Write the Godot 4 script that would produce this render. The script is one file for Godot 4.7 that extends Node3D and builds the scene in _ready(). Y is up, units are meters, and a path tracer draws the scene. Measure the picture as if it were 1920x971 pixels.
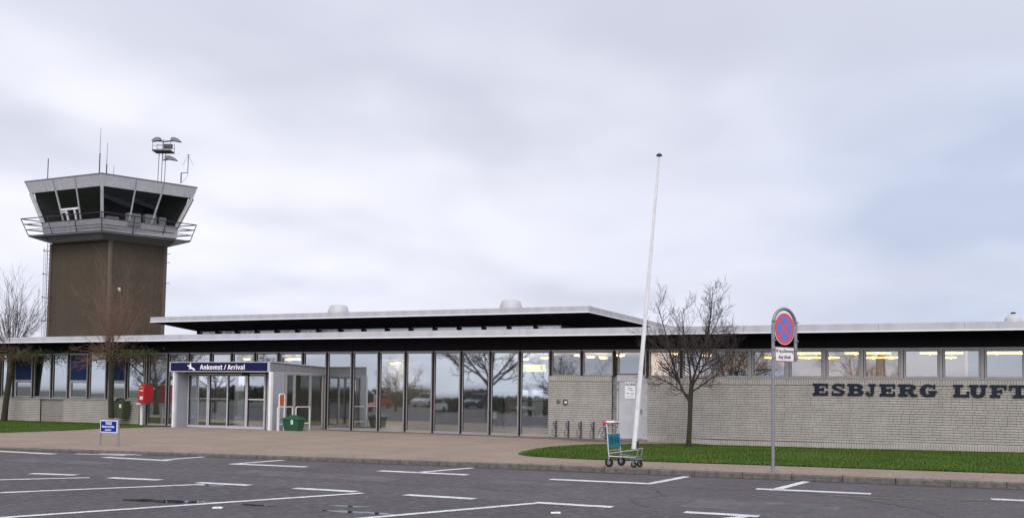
extends Node3D

# ---------------------------------------------------------------- geometry helper
class G:
	var v := PackedVector3Array()
	var n := PackedVector3Array()
	var c := PackedColorArray()
	var ix := PackedInt32Array()
	var uv := PackedVector2Array()
	var col := Color(1, 1, 1)
	var use_col := false
	func vert(p: Vector3, nn: Vector3, t := Vector2.ZERO) -> int:
		v.append(p); n.append(nn); c.append(col); uv.append(t)
		return v.size() - 1
	func tri_i(a: int, b: int, d: int, nn: Vector3) -> void:
		if (v[b] - v[a]).cross(v[d] - v[a]).dot(nn) > 0.0:
			ix.append(a); ix.append(d); ix.append(b)
		else:
			ix.append(a); ix.append(b); ix.append(d)
	func tri(a: Vector3, b: Vector3, d: Vector3, nn: Vector3) -> void:
		tri_i(vert(a, nn), vert(b, nn), vert(d, nn), nn)
	func quad(a: Vector3, b: Vector3, d: Vector3, e: Vector3, nn: Vector3) -> void:
		var i := vert(a, nn, Vector2(0, 1)); var j := vert(b, nn, Vector2(1, 1)); var k := vert(d, nn, Vector2(1, 0)); var l := vert(e, nn, Vector2(0, 0))
		tri_i(i, j, k, nn); tri_i(i, k, l, nn)
	# a planar face whose normal points away from the point "inside"
	func face(a: Vector3, b: Vector3, d: Vector3, e: Vector3, inside: Vector3) -> void:
		var nn := (d - a).cross(e - b).normalized()
		if nn.dot((a + b + d + e) * 0.25 - inside) < 0.0:
			nn = -nn
		quad(a, b, d, e, nn)
	func box(m: Vector3, s: Vector3, q := Basis.IDENTITY) -> void:
		var x := q.x * s.x * 0.5; var y := q.y * s.y * 0.5; var z := q.z * s.z * 0.5
		quad(m + z - x - y, m + z + x - y, m + z + x + y, m + z - x + y, q.z)
		quad(m - z - x - y, m - z + x - y, m - z + x + y, m - z - x + y, -q.z)
		quad(m + x - z - y, m + x + z - y, m + x + z + y, m + x - z + y, q.x)
		quad(m - x - z - y, m - x + z - y, m - x + z + y, m - x - z + y, -q.x)
		quad(m + y - x - z, m + y + x - z, m + y + x + z, m + y - x + z, q.y)
		quad(m - y - x - z, m - y + x - z, m - y + x + z, m - y - x + z, -q.y)
	func span(x0: float, x1: float, y0: float, y1: float, z0: float, z1: float) -> void:
		box(Vector3(x0 + x1, y0 + y1, z0 + z1) * 0.5, Vector3(absf(x1 - x0), absf(y1 - y0), absf(z1 - z0)))
	# a box whose edges are chamfered by b
	func bbox(m: Vector3, s: Vector3, b: float, q := Basis.IDENTITY) -> void:
		var ax := [q.x, q.y, q.z]
		var h := [s.x * 0.5, s.y * 0.5, s.z * 0.5]
		for k in 3:
			var k1 := (k + 1) % 3; var k2 := (k + 2) % 3
			for sg in [-1.0, 1.0]:
				var o: Vector3 = m + ax[k] * h[k] * sg
				var u: Vector3 = ax[k1] * (h[k1] - b); var w: Vector3 = ax[k2] * (h[k2] - b)
				quad(o - u - w, o + u - w, o + u + w, o - u + w, ax[k] * sg)
			for s1 in [-1.0, 1.0]:
				for s2 in [-1.0, 1.0]:
					var l: Vector3 = ax[k] * (h[k] - b)
					var p1: Vector3 = m + ax[k1] * h[k1] * s1 + ax[k2] * (h[k2] - b) * s2
					var p2: Vector3 = m + ax[k1] * (h[k1] - b) * s1 + ax[k2] * h[k2] * s2
					quad(p1 - l, p1 + l, p2 + l, p2 - l, (ax[k1] * s1 + ax[k2] * s2).normalized())
		for sx in [-1.0, 1.0]:
			for sy in [-1.0, 1.0]:
				for sz in [-1.0, 1.0]:
					var nn: Vector3 = (ax[0] * sx + ax[1] * sy + ax[2] * sz).normalized()
					var i0: Vector3 = ax[0] * (h[0] - b) * sx; var i1: Vector3 = ax[1] * (h[1] - b) * sy; var i2: Vector3 = ax[2] * (h[2] - b) * sz
					tri(m + ax[0] * h[0] * sx + i1 + i2, m + i0 + ax[1] * h[1] * sy + i2, m + i0 + i1 + ax[2] * h[2] * sz, nn)
	func bar(a: Vector3, b: Vector3, w: float, h: float) -> void:
		var z := (b - a).normalized()
		var up := Vector3.UP if absf(z.y) < 0.95 else Vector3.RIGHT
		var x := up.cross(z).normalized()
		box((a + b) * 0.5, Vector3(w, h, a.distance_to(b)), Basis(x, z.cross(x), z))
	func tube(p: Array, r: Array, sides := 6, caps := true) -> void:
		var m := p.size()
		var t0: Vector3 = (p[1] - p[0]).normalized()
		var side := t0.cross(Vector3.UP if absf(t0.y) < 0.9 else Vector3.RIGHT).normalized()
		var first := v.size()
		var t := t0
		for i in m:
			var tn: Vector3 = t0 if i == 0 else ((p[i] - p[i - 1]).normalized() if i == m - 1 else (p[i + 1] - p[i - 1]).normalized())
			side = (side - tn * side.dot(tn)).normalized()
			t = tn
			var bi := t.cross(side)
			for k in sides:
				var a := TAU * k / sides
				var d := side * cos(a) + bi * sin(a)
				vert(p[i] + d * r[i], d, Vector2(float(k) / sides, i))
		for i in m - 1:
			for k in sides:
				var a0 := first + i * sides + k; var a1 := first + i * sides + (k + 1) % sides
				var nn: Vector3 = n[a0] + n[a1]
				tri_i(a0, a1, a1 + sides, nn); tri_i(a0, a1 + sides, a0 + sides, nn)
		if caps:
			for e in [0, m - 1]:
				var nn: Vector3 = -t0 if e == 0 else t
				var cc := vert(p[e], nn)
				var ring := []
				for k in sides:
					ring.append(vert(v[first + e * sides + k], nn))
				for k in sides:
					tri_i(cc, ring[k], ring[(k + 1) % sides], nn)
	func rod(a: Vector3, b: Vector3, r: float, sides := 8) -> void:
		tube([a, b], [r, r], sides)
	func lathe(prof: Array, xf := Transform3D.IDENTITY, seg := 16) -> void:
		for i in prof.size() - 1:
			var a: Vector2 = prof[i]; var b: Vector2 = prof[i + 1]
			var e := b - a
			if e.length() < 1e-6:
				continue
			var n2 := Vector2(e.y, -e.x).normalized()
			for k in seg:
				var q0 := TAU * k / seg; var q1 := TAU * (k + 1) / seg
				var d0 := Vector3(cos(q0), 0, sin(q0)); var d1 := Vector3(cos(q1), 0, sin(q1))
				var n0 := (xf.basis * (d0 * n2.x + Vector3.UP * n2.y)).normalized(); var n1 := (xf.basis * (d1 * n2.x + Vector3.UP * n2.y)).normalized()
				var i0 := vert(xf * (d0 * a.x + Vector3.UP * a.y), n0); var i1 := vert(xf * (d1 * a.x + Vector3.UP * a.y), n1)
				var i2 := vert(xf * (d1 * b.x + Vector3.UP * b.y), n1); var i3 := vert(xf * (d0 * b.x + Vector3.UP * b.y), n0)
				if a.x > 1e-6:
					tri_i(i0, i1, i2, n0 + n1)
				if b.x > 1e-6:
					tri_i(i0, i2, i3, n0 + n1)
	# polygon in the x,y plane of xf, extruded from z0 to z1
	func prism(poly: PackedVector2Array, z0: float, z1: float, xf := Transform3D.IDENTITY) -> void:
		var t := Geometry2D.triangulate_polygon(poly)
		for e in [z0, z1]:
			var nn: Vector3 = (xf.basis.z * (1.0 if e == maxf(z0, z1) else -1.0)).normalized()
			for k in range(0, t.size(), 3):
				tri(xf * Vector3(poly[t[k]].x, poly[t[k]].y, e), xf * Vector3(poly[t[k + 1]].x, poly[t[k + 1]].y, e), xf * Vector3(poly[t[k + 2]].x, poly[t[k + 2]].y, e), nn)
		var area := 0.0
		for k in poly.size():
			area += poly[k].cross(poly[(k + 1) % poly.size()])
		for k in poly.size():
			var a := poly[k]; var b := poly[(k + 1) % poly.size()]
			if a.distance_to(b) < 1e-6:
				continue
			var n2 := Vector2(b.y - a.y, a.x - b.x).normalized() * signf(area)
			quad(xf * Vector3(a.x, a.y, z0), xf * Vector3(b.x, b.y, z0), xf * Vector3(b.x, b.y, z1), xf * Vector3(a.x, a.y, z1), (xf.basis * Vector3(n2.x, n2.y, 0)).normalized())
	func mesh() -> ArrayMesh:
		var a := []
		a.resize(Mesh.ARRAY_MAX)
		a[Mesh.ARRAY_VERTEX] = v; a[Mesh.ARRAY_NORMAL] = n; a[Mesh.ARRAY_INDEX] = ix; a[Mesh.ARRAY_TEX_UV] = uv
		if use_col:
			a[Mesh.ARRAY_COLOR] = c
		var m := ArrayMesh.new()
		if v.size():
			m.add_surface_from_arrays(Mesh.PRIMITIVE_TRIANGLES, a)
		return m

# ---------------------------------------------------------------- scene helpers
var rng := RandomNumberGenerator.new()
var taken := {}
var M := {}

func named(parent: Node, called: String) -> String:
	var key := str(parent.get_instance_id()) + called
	taken[key] = taken.get(key, -1) + 1
	return called if taken[key] == 0 else "%s_%03d" % [called, taken[key]]

func put(o: Node3D, called: String, parent: Node) -> Node3D:
	o.name = named(parent, called)
	parent.add_child(o, true)
	return o

func part(called: String, g, m: Material, parent: Node) -> MeshInstance3D:
	var o := MeshInstance3D.new()
	o.mesh = g.mesh() if g is G else g
	o.material_override = m
	put(o, called, parent)
	return o

func tag(o: Node, label: String, category: String, group := "", kind := "") -> void:
	o.set_meta("label", label)
	o.set_meta("category", category)
	if group: o.set_meta("group", group)
	if kind: o.set_meta("kind", kind)

func thing(called: String, label: String, category: String, at := Vector3.ZERO, group := "") -> Node3D:
	var o := Node3D.new()
	put(o, called, self)
	o.position = at
	tag(o, label, category, group)
	return o

func node_in(called: String, parent: Node) -> Node3D:
	return put(Node3D.new(), called, parent)

func noise_tex(sd: int, freq: float, lo: float, hi: float, size := 256, oct := 4, sx := 1.0, sharp := 1.0, tint := Color(1, 1, 1)) -> ImageTexture:
	var f := FastNoiseLite.new()
	f.seed = sd; f.frequency = freq; f.fractal_octaves = oct
	f.noise_type = FastNoiseLite.TYPE_SIMPLEX_SMOOTH
	var im := Image.create(size, size, false, Image.FORMAT_RGB8)
	# torus sampling so that the tile repeats without a seam
	for y in size:
		for x in size:
			var ax := TAU * x / size; var ay := TAU * y / size
			var R := size / TAU
			var p := Vector3(cos(ax) * R * sx, sin(ax) * R * sx, cos(ay) * R)
			var q := f.get_noise_3d(p.x, p.y, p.z + sin(ay) * R * 1.37)
			var t := clampf(0.5 + 0.5 * q * 1.7 * sharp, 0, 1)
			var k := lerpf(lo, hi, t)
			im.set_pixel(x, y, Color(k * tint.r, k * tint.g, k * tint.b))
	return ImageTexture.create_from_image(im)

func bump_of(t: ImageTexture, k: float) -> ImageTexture:
	var im: Image = t.get_image().duplicate()
	im.convert(Image.FORMAT_RGBA8)
	im.bump_map_to_normal_map(k)
	return ImageTexture.create_from_image(im)

func lin(r: float, g: float, b: float) -> Color:
	return Color(r, g, b).linear_to_srgb()

func mat(called: String, col: Color, rough := 0.7, metal := 0.0, tex: Texture2D = null, scale := 1.0, det: Texture2D = null, det_scale := 0.1) -> StandardMaterial3D:
	var m := StandardMaterial3D.new()
	m.resource_name = called
	m.albedo_color = col; m.roughness = rough; m.metallic = metal
	if tex:
		m.albedo_texture = tex
		m.uv1_triplanar = true; m.uv1_world_triplanar = true; m.uv1_scale = Vector3.ONE * scale
	if det:
		m.detail_enabled = true; m.detail_albedo = det; m.detail_blend_mode = BaseMaterial3D.BLEND_MODE_MUL
		m.detail_uv_layer = BaseMaterial3D.DETAIL_UV_2
		m.uv2_triplanar = true; m.uv2_world_triplanar = true; m.uv2_scale = Vector3.ONE * det_scale
	M[called] = m
	return m

func table(t: Array, x: float) -> float:
	if x <= t[0][0]: return t[0][1]
	for i in range(1, t.size()):
		if x <= t[i][0]:
			return lerpf(t[i - 1][1], t[i][1], (x - t[i - 1][0]) / (t[i][0] - t[i - 1][0]))
	return t[-1][1]

var KERB_Z := [[-40.0, 19.5], [-20.0, 16.1], [-8.0, 14.5], [-4.0, 13.98], [0.0, 13.55], [6.8, 13.05], [12.5, 12.72], [17.3, 12.4], [30.0, 11.6], [60.0, 9.7]]
var KERB_Y := [[-8.0, -0.065], [0.0, -0.03], [7.0, 0.0], [17.0, 0.01]]
var WALL_Y := [[-25.0, 0.0], [-15.0, 0.0], [-8.0, 0.06], [3.0, 0.04], [6.0, 0.0], [8.5, -0.08], [13.0, -0.05], [18.0, 0.0]]
var MID_Y := [[-25.0, 0.0], [-16.0, 0.03], [-12.0, 0.115], [-7.0, 0.115], [-2.0, 0.06], [5.0, 0.02], [8.0, -0.03], [14.0, -0.03], [18.0, 0.0]]
const ROAD := -0.12

func gy(x: float, z: float) -> float:
	var zk := table(KERB_Z, x)
	if z >= zk: return ROAD
	var a := table(WALL_Y, x); var b := table(MID_Y, x)
	if z <= 0.0: return a
	if z <= 3.3: return lerpf(a, b, z / 3.3)
	return lerpf(b, table(KERB_Y, x), (z - 3.3) / (zk - 3.3))

func sheet(g: G, poly: PackedVector2Array, lift: float, step := 0.5) -> void:
	# a polygon in x,z laid on the ground: cut into strips so that it follows the ground's fall
	var lo := Vector2(INF, INF); var hi := -lo
	for p in poly:
		lo = lo.min(p); hi = hi.max(p)
	var x := lo.x
	while x < hi.x:
		var z := lo.y
		while z < hi.y:
			var cell := PackedVector2Array([Vector2(x, z), Vector2(x + step, z), Vector2(x + step, z + step), Vector2(x, z + step)])
			for piece in Geometry2D.intersect_polygons(poly, cell):
				var t := Geometry2D.triangulate_polygon(piece)
				for k in range(0, t.size(), 3):
					var q := []
					for j in 3:
						var w: Vector2 = piece[t[k + j]]
						q.append(Vector3(w.x, gy(w.x, w.y - 0.0005) + lift, w.y))
					g.tri(q[0], q[1], q[2], Vector3.UP)
			z += step
		x += step

func _ready() -> void:
	rng.seed = 20260
	setup_camera_and_light()
	make_materials()
	build_ground()
	build_terminal()
	build_porch()
	build_tower()
	build_interior()
	build_trees()
	build_street_things()
	build_behind()

# ---------------------------------------------------------------- camera, sky, sun, exposure
func setup_camera_and_light() -> void:
	var cam := Camera3D.new()
	cam.name = "camera"
	add_child(cam)
	var r := Vector3(0.910763, 0.012479, -0.412740); var u := Vector3(0.007157, 0.998916, 0.045995); var w := Vector3(0.412867, -0.044844, 0.909687)
	cam.transform = Transform3D(Basis(r, u, w).orthonormalized(), Vector3(16.3993, 1.5968, 34.2131))
	cam.projection = Camera3D.PROJECTION_FRUSTUM
	cam.near = 0.1
	cam.far = 4000.0
	cam.size = 0.1 * 971.0 / 1904.0
	cam.frustum_offset = Vector2(0.0, 0.1 * 166.8 / 1904.0)
	cam.current = true

	var we := WorldEnvironment.new()
	we.name = "world_environment"
	var e := Environment.new()
	e.background_mode = Environment.BG_SKY
	var sk := Sky.new()
	var pm := PanoramaSkyMaterial.new()
	pm.panorama = sky_picture()
	pm.energy_multiplier = 1.0
	sk.sky_material = pm
	e.sky = sk
	e.tonemap_mode = Environment.TONE_MAPPER_LINEAR
	e.tonemap_exposure = 1.2
	e.sdfgi_enabled = true; e.ssao_enabled = true; e.ssil_enabled = true
	we.environment = e
	add_child(we)

	var sun := DirectionalLight3D.new()
	sun.name = "sun"
	sun.light_energy = 0.3
	sun.light_angular_distance = 25.0
	sun.light_color = Color(1.0, 0.95, 0.88)
	sun.shadow_enabled = true
	add_child(sun)
	sun.look_at_from_position(Vector3.ZERO, -Vector3(0.45, 0.75, 1.0))

func sky_picture() -> ImageTexture:
	var W := 1024; var H := 512
	var im := Image.create(W, H, false, Image.FORMAT_RGBF)
	var a := FastNoiseLite.new(); a.seed = 11; a.frequency = 1.0; a.fractal_octaves = 5; a.fractal_gain = 0.5
	var b := FastNoiseLite.new(); b.seed = 5; b.frequency = 1.0; b.fractal_octaves = 4
	var grey := Vector3(0.575, 0.60, 0.705)      # the even underside of the cloud sheet
	var bright := Vector3(0.80, 0.805, 0.895)      # where the sheet is thin
	var blue := Vector3(0.365, 0.435, 0.585)       # darker slate banks
	for y in H:
		var el := PI / 2 - PI * (y + 0.5) / H
		for x in W:
			var az := TAU * (x + 0.5) / W
			var d := Vector3(sin(az) * cos(el), sin(el), -cos(az) * cos(el))
			# clouds lie in a flat sheet: project on it so that they flatten towards the horizon
			var k := 1.0 / (maxf(d.y, 0.0) + 0.16)
			var p := Vector3(d.x * k, 0.0, d.z * k)
			var n1 := a.get_noise_3d(p.x * 0.9, p.z * 0.9, 3.0)
			var n2 := b.get_noise_3d(p.x * 0.45 + 7.0, p.z * 0.45, 1.0)
			var n3 := a.get_noise_3d(p.x * 2.2, p.z * 2.2, 9.0)
			var deg := rad_to_deg(el)
			# thin bright layer low in the sky, heavier sheet above
			var n4 := b.get_noise_3d(p.x * 1.1 + n1 * 0.5, p.z * 0.7, 21.0)
			var thin := clampf(1.0 - absf(deg - 8.0) / 12.0, 0.0, 1.0)
			thin = clampf(thin * 0.85 + n1 * 0.5 + n4 * 0.38 + n3 * 0.16, 0.0, 1.0)
			thin = thin * thin * (3.0 - 2.0 * thin)
			# a slate bank to the north-east of the terminal
			var off := wrapf(az - deg_to_rad(8.0), -PI, PI)
			var bank := exp(-pow(rad_to_deg(off) / 22.0, 2.0)) * exp(-pow((deg - 9.0) / 8.0, 2.0))
			bank = clampf(bank * (0.95 + n1 * 1.1 + n3 * 0.4) + maxf(n2, 0.0) * 0.2, 0.0, 1.0)
			var c := grey.lerp(bright, thin).lerp(blue, bank * 0.8)
			c *= 1.0 + 0.09 * n2 + 0.03 * n3 + 0.05 * n4
			# the hidden sun stands behind the photographer's right shoulder: that side of the sheet is lighter
			var glow := maxf(0.0, d.dot(Vector3(0.33, 0.56, 0.75)))
			c *= 1.0 + 1.5 * glow * glow
			if el < 0.0:
				c = Vector3(0.16, 0.16, 0.16)
			im.set_pixel(x, y, Color(c.x, c.y, c.z))
	return ImageTexture.create_from_image(im)

# ---------------------------------------------------------------- materials
func make_materials() -> void:
	var fine := noise_tex(1, 0.35, 0.78, 1.0, 256, 3, 1.0, 1.5)
	var grit := noise_tex(2, 0.5, 0.45, 1.0, 512, 3, 1.0, 1.6)
	var cloud := noise_tex(3, 0.03, 0.78, 1.0, 256, 5, 1.0, 1.4)
	var soft := noise_tex(4, 0.012, 0.94, 1.0, 256, 3, 1.0, 1.3)
	var streak := noise_tex(6, 0.012, 0.93, 1.0, 256, 3, 3.0, 1.3)
	var gritn := bump_of(grit, 3.0)
	var wet := noise_tex(8, 0.02, 0.55, 1.0, 256, 5, 1.0, 1.6)
	var m := mat("asphalt", lin(0.24, 0.213, 0.22), 1.0, 0, grit, 0.9, soft, 0.11)
	m.normal_enabled = true; m.normal_texture = gritn; m.normal_scale = 0.6
	m.roughness_texture = wet
	m = mat("asphalt_lot", lin(0.205, 0.182, 0.192), 0.9, 0, grit, 0.8, soft, 0.13)
	m.normal_enabled = true; m.normal_texture = gritn; m.normal_scale = 0.5
	m.roughness_texture = wet
	mat("asphalt_patch", lin(0.255, 0.23, 0.246), 0.95, 0, grit, 1.2, cloud, 0.2)
	m = mat("pavement", lin(0.565, 0.43, 0.32), 0.9, 0, grit, 1.1, soft, 0.17)
	m.normal_enabled = true; m.normal_texture = gritn; m.normal_scale = 0.6
	mat("pavement_dark", lin(0.36, 0.28, 0.22), 0.8, 0, grit, 1.1, cloud, 0.4)
	m = mat("kerb", lin(0.30, 0.265, 0.24), 0.9, 0, grit, 2.0, cloud, 0.8)
	mat("seam", lin(0.075, 0.07, 0.075), 0.8, 0, grit, 1.0)
	mat("paint", lin(0.95, 0.95, 0.94), 0.6, 0, noise_tex(12, 0.16, 0.5, 1.3, 256, 5, 1.0, 1.7), 1.1, soft, 0.6)
	m = mat("puddle", lin(0.03, 0.03, 0.032), 0.04)
	mat("soil", lin(0.075, 0.12, 0.025), 1.0, 0, grit, 1.0)
	mat("field", lin(0.085, 0.095, 0.055), 1.0, 0, cloud, 0.05)
	m = mat("grass", Color(1, 1, 1), 0.75)
	m.vertex_color_use_as_albedo = true
	m.backlight_enabled = true; m.backlight = Color(0.25, 0.3, 0.1)
	# brickwork
	for k in 6:
		var t: float = [0.985, 1.0, 1.015, 0.955, 1.035, 0.99][k]
		mat("brick_%d" % k, lin(0.555 * t, 0.515 * t, 0.455 * t * (0.97 if k % 2 else 1.0)), 0.9, 0, fine, 5.0, soft, 0.5)
	m = mat("brick_any", Color(1, 1, 1), 0.9, 0, fine, 5.0, soft, 0.5)
	m.vertex_color_use_as_albedo = true
	mat("mortar", lin(0.17, 0.15, 0.145), 1.0, 0, fine, 4.0)
	mat("concrete", lin(0.33, 0.32, 0.31), 0.9, 0, fine, 2.0, cloud, 0.5)
	# joinery and roof
	mat("fascia", lin(0.49, 0.485, 0.50), 0.6, 0, streak, 0.25)
	mat("fascia_trim", lin(0.8, 0.8, 0.8), 0.5)
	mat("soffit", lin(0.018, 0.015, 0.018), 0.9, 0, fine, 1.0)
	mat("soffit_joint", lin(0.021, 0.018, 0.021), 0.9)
	mat("roof_felt", lin(0.10, 0.10, 0.10), 0.95, 0, fine, 1.0)
	mat("alu", lin(0.40, 0.385, 0.38), 0.5, 0, fine, 2.0, soft, 0.7)
	mat("alu_white", lin(0.48, 0.48, 0.49), 0.5, 0, soft, 0.7)
	mat("dark_frame", lin(0.03, 0.024, 0.027), 0.6, 0, fine, 2.0)
	mat("gasket", lin(0.02, 0.018, 0.02), 0.6)
	mat("blue_panel", lin(0.013, 0.03, 0.08), 0.6, 0, soft, 0.6)
	var one := Image.create(4, 4, false, Image.FORMAT_RGBA8)
	one.fill(Color(1, 1, 1, 1))
	var white := ImageTexture.create_from_image(one)
	for q in [["glass", 0.52, 0.985], ["glass_side", 0.62, 1.0], ["glass_high", 0.28, 0.98], ["glass_cab", 0.09, 0.95]]:
		m = mat(q[0], Color(0.955 * q[2], 0.985 * q[2], q[2], q[1]), 0.022, 1.0)
		m.albedo_texture = white
		m.transparency = BaseMaterial3D.TRANSPARENCY_ALPHA
	mat("door_paint", lin(0.50, 0.50, 0.52), 0.45, 0, soft, 0.8)
	mat("white_paint", lin(0.78, 0.78, 0.77), 0.4, 0, soft, 0.9)
	mat("porch_grey", lin(0.23, 0.225, 0.235), 0.6, 0, streak, 0.6)
	mat("porch_white", lin(0.32, 0.33, 0.37), 0.5, 0, streak, 0.6)
	mat("sign_navy", lin(0.012, 0.014, 0.06), 0.5)
	mat("letter_white", lin(0.85, 0.85, 0.85), 0.5)
	mat("letter_navy", lin(0.022, 0.026, 0.042), 0.5, 0, soft, 1.0)
	mat("dome", lin(0.52, 0.52, 0.52), 0.45, 0, soft, 1.0)
	# tower
	mat("tower_brown", lin(0.098, 0.079, 0.058), 0.75, 0, streak, 0.5, soft, 0.2)
	mat("tower_trim", lin(0.115, 0.092, 0.07), 0.7)
	mat("cab_panel", lin(0.52, 0.52, 0.54), 0.5, 0, streak, 0.5, soft, 0.6)
	mat("cab_grey", lin(0.33, 0.32, 0.335), 0.6, 0, streak, 0.5, soft, 0.6)
	mat("corbel", lin(0.20, 0.19, 0.195), 0.7, 0, streak, 0.5)
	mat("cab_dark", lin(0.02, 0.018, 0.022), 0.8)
	mat("cab_desk", lin(0.16, 0.17, 0.18), 0.6)
	mat("steel_dark", lin(0.045, 0.042, 0.05), 0.5, 0.3)
	mat("steel_mid", lin(0.16, 0.16, 0.18), 0.45, 0.5)
	mat("galvanised", lin(0.30, 0.31, 0.33), 0.45, 0.4, fine, 4.0)
	mat("chrome", lin(0.42, 0.43, 0.45), 0.25, 0.85)
	mat("rubber", lin(0.022, 0.022, 0.026), 0.7)
	mat("hub_grey", lin(0.2, 0.2, 0.22), 0.5)
	# street things
	mat("post_red", lin(0.50, 0.012, 0.018), 0.35, 0, soft, 1.3)
	mat("handle_red", lin(0.55, 0.02, 0.03), 0.4)
	mat("gold", lin(0.62, 0.30, 0.05), 0.4, 0.3)
	mat("label_white", lin(0.8, 0.8, 0.79), 0.5)
	mat("ink", lin(0.03, 0.03, 0.04), 0.6)
	mat("ink_grey", lin(0.25, 0.25, 0.28), 0.6)
	mat("sign_blue", lin(0.012, 0.025, 0.26), 0.4)
	mat("stop_red", lin(0.56, 0.085, 0.125), 0.45)
	mat("stop_blue", lin(0.10, 0.17, 0.56), 0.45)
	mat("plate_red", lin(0.35, 0.03, 0.06), 0.45)
	mat("teal", lin(0.01, 0.155, 0.22), 0.4)
	mat("teal_ink", lin(0.01, 0.03, 0.06), 0.5)
	mat("bin_green", lin(0.062, 0.085, 0.032), 0.5, 0, soft, 2.0)
	mat("grit_green", lin(0.010, 0.085, 0.038), 0.4, 0, soft, 2.0)
	mat("orange", lin(0.52, 0.075, 0.022), 0.5)
	mat("bag_black", lin(0.015, 0.015, 0.017), 0.35)
	# plants
	m = mat("bark", lin(0.05, 0.042, 0.03), 0.95, 0, fine, 6.0, cloud, 1.2)
	m = mat("bark_green", lin(0.05, 0.048, 0.026), 0.95, 0, fine, 6.0, cloud, 1.2)
	mat("twig_red", lin(0.19, 0.11, 0.08), 0.9)
	mat("twig_dark", lin(0.055, 0.038, 0.036), 0.9)
	m = mat("dead_leaf", lin(0.07, 0.055, 0.022), 0.85)
	m.backlight_enabled = true; m.backlight = Color(0.3, 0.25, 0.1)
	m = mat("green_leaf", lin(0.03, 0.06, 0.015), 0.8)
	m.backlight_enabled = true; m.backlight = Color(0.2, 0.3, 0.1)
	mat("hedge_leaf", lin(0.05, 0.07, 0.052), 0.9)
	for k in ["blue_panel", "sign_navy", "letter_navy", "soffit", "dark_frame", "gasket", "sign_blue", "asphalt", "asphalt_lot", "tower_brown", "cab_dark", "rubber", "ink", "teal", "grass"]:
		(M[k] as StandardMaterial3D).metallic_specular = 0.22
	# interior
	mat("floor_grey", lin(0.22, 0.24, 0.245), 0.4, 0, soft, 0.5)
	mat("inner_wall", lin(0.24, 0.265, 0.27), 0.9, 0, soft, 0.4)
	mat("inner_tan", lin(0.50, 0.40, 0.31), 0.9, 0, soft, 0.4)
	mat("ceiling", lin(0.35, 0.33, 0.31), 0.9)
	mat("dark_wood", lin(0.035, 0.028, 0.025), 0.6)
	m = mat("tube_glow", Color(1.0, 0.82, 0.42), 0.5)
	m.emission_enabled = true; m.emission = Color(1.0, 0.78, 0.30); m.emission_energy_multiplier = 1.5
	m = mat("lamp_glow", Color(1.0, 0.8, 0.5), 0.5)
	m.emission_enabled = true; m.emission = Color(1.0, 0.80, 0.52); m.emission_energy_multiplier = 1.6
	m = mat("board_glow", Color(0.9, 0.9, 0.6), 0.5)
	m.emission_enabled = true; m.emission = Color(0.85, 0.86, 0.52); m.emission_energy_multiplier = 0.55

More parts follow.
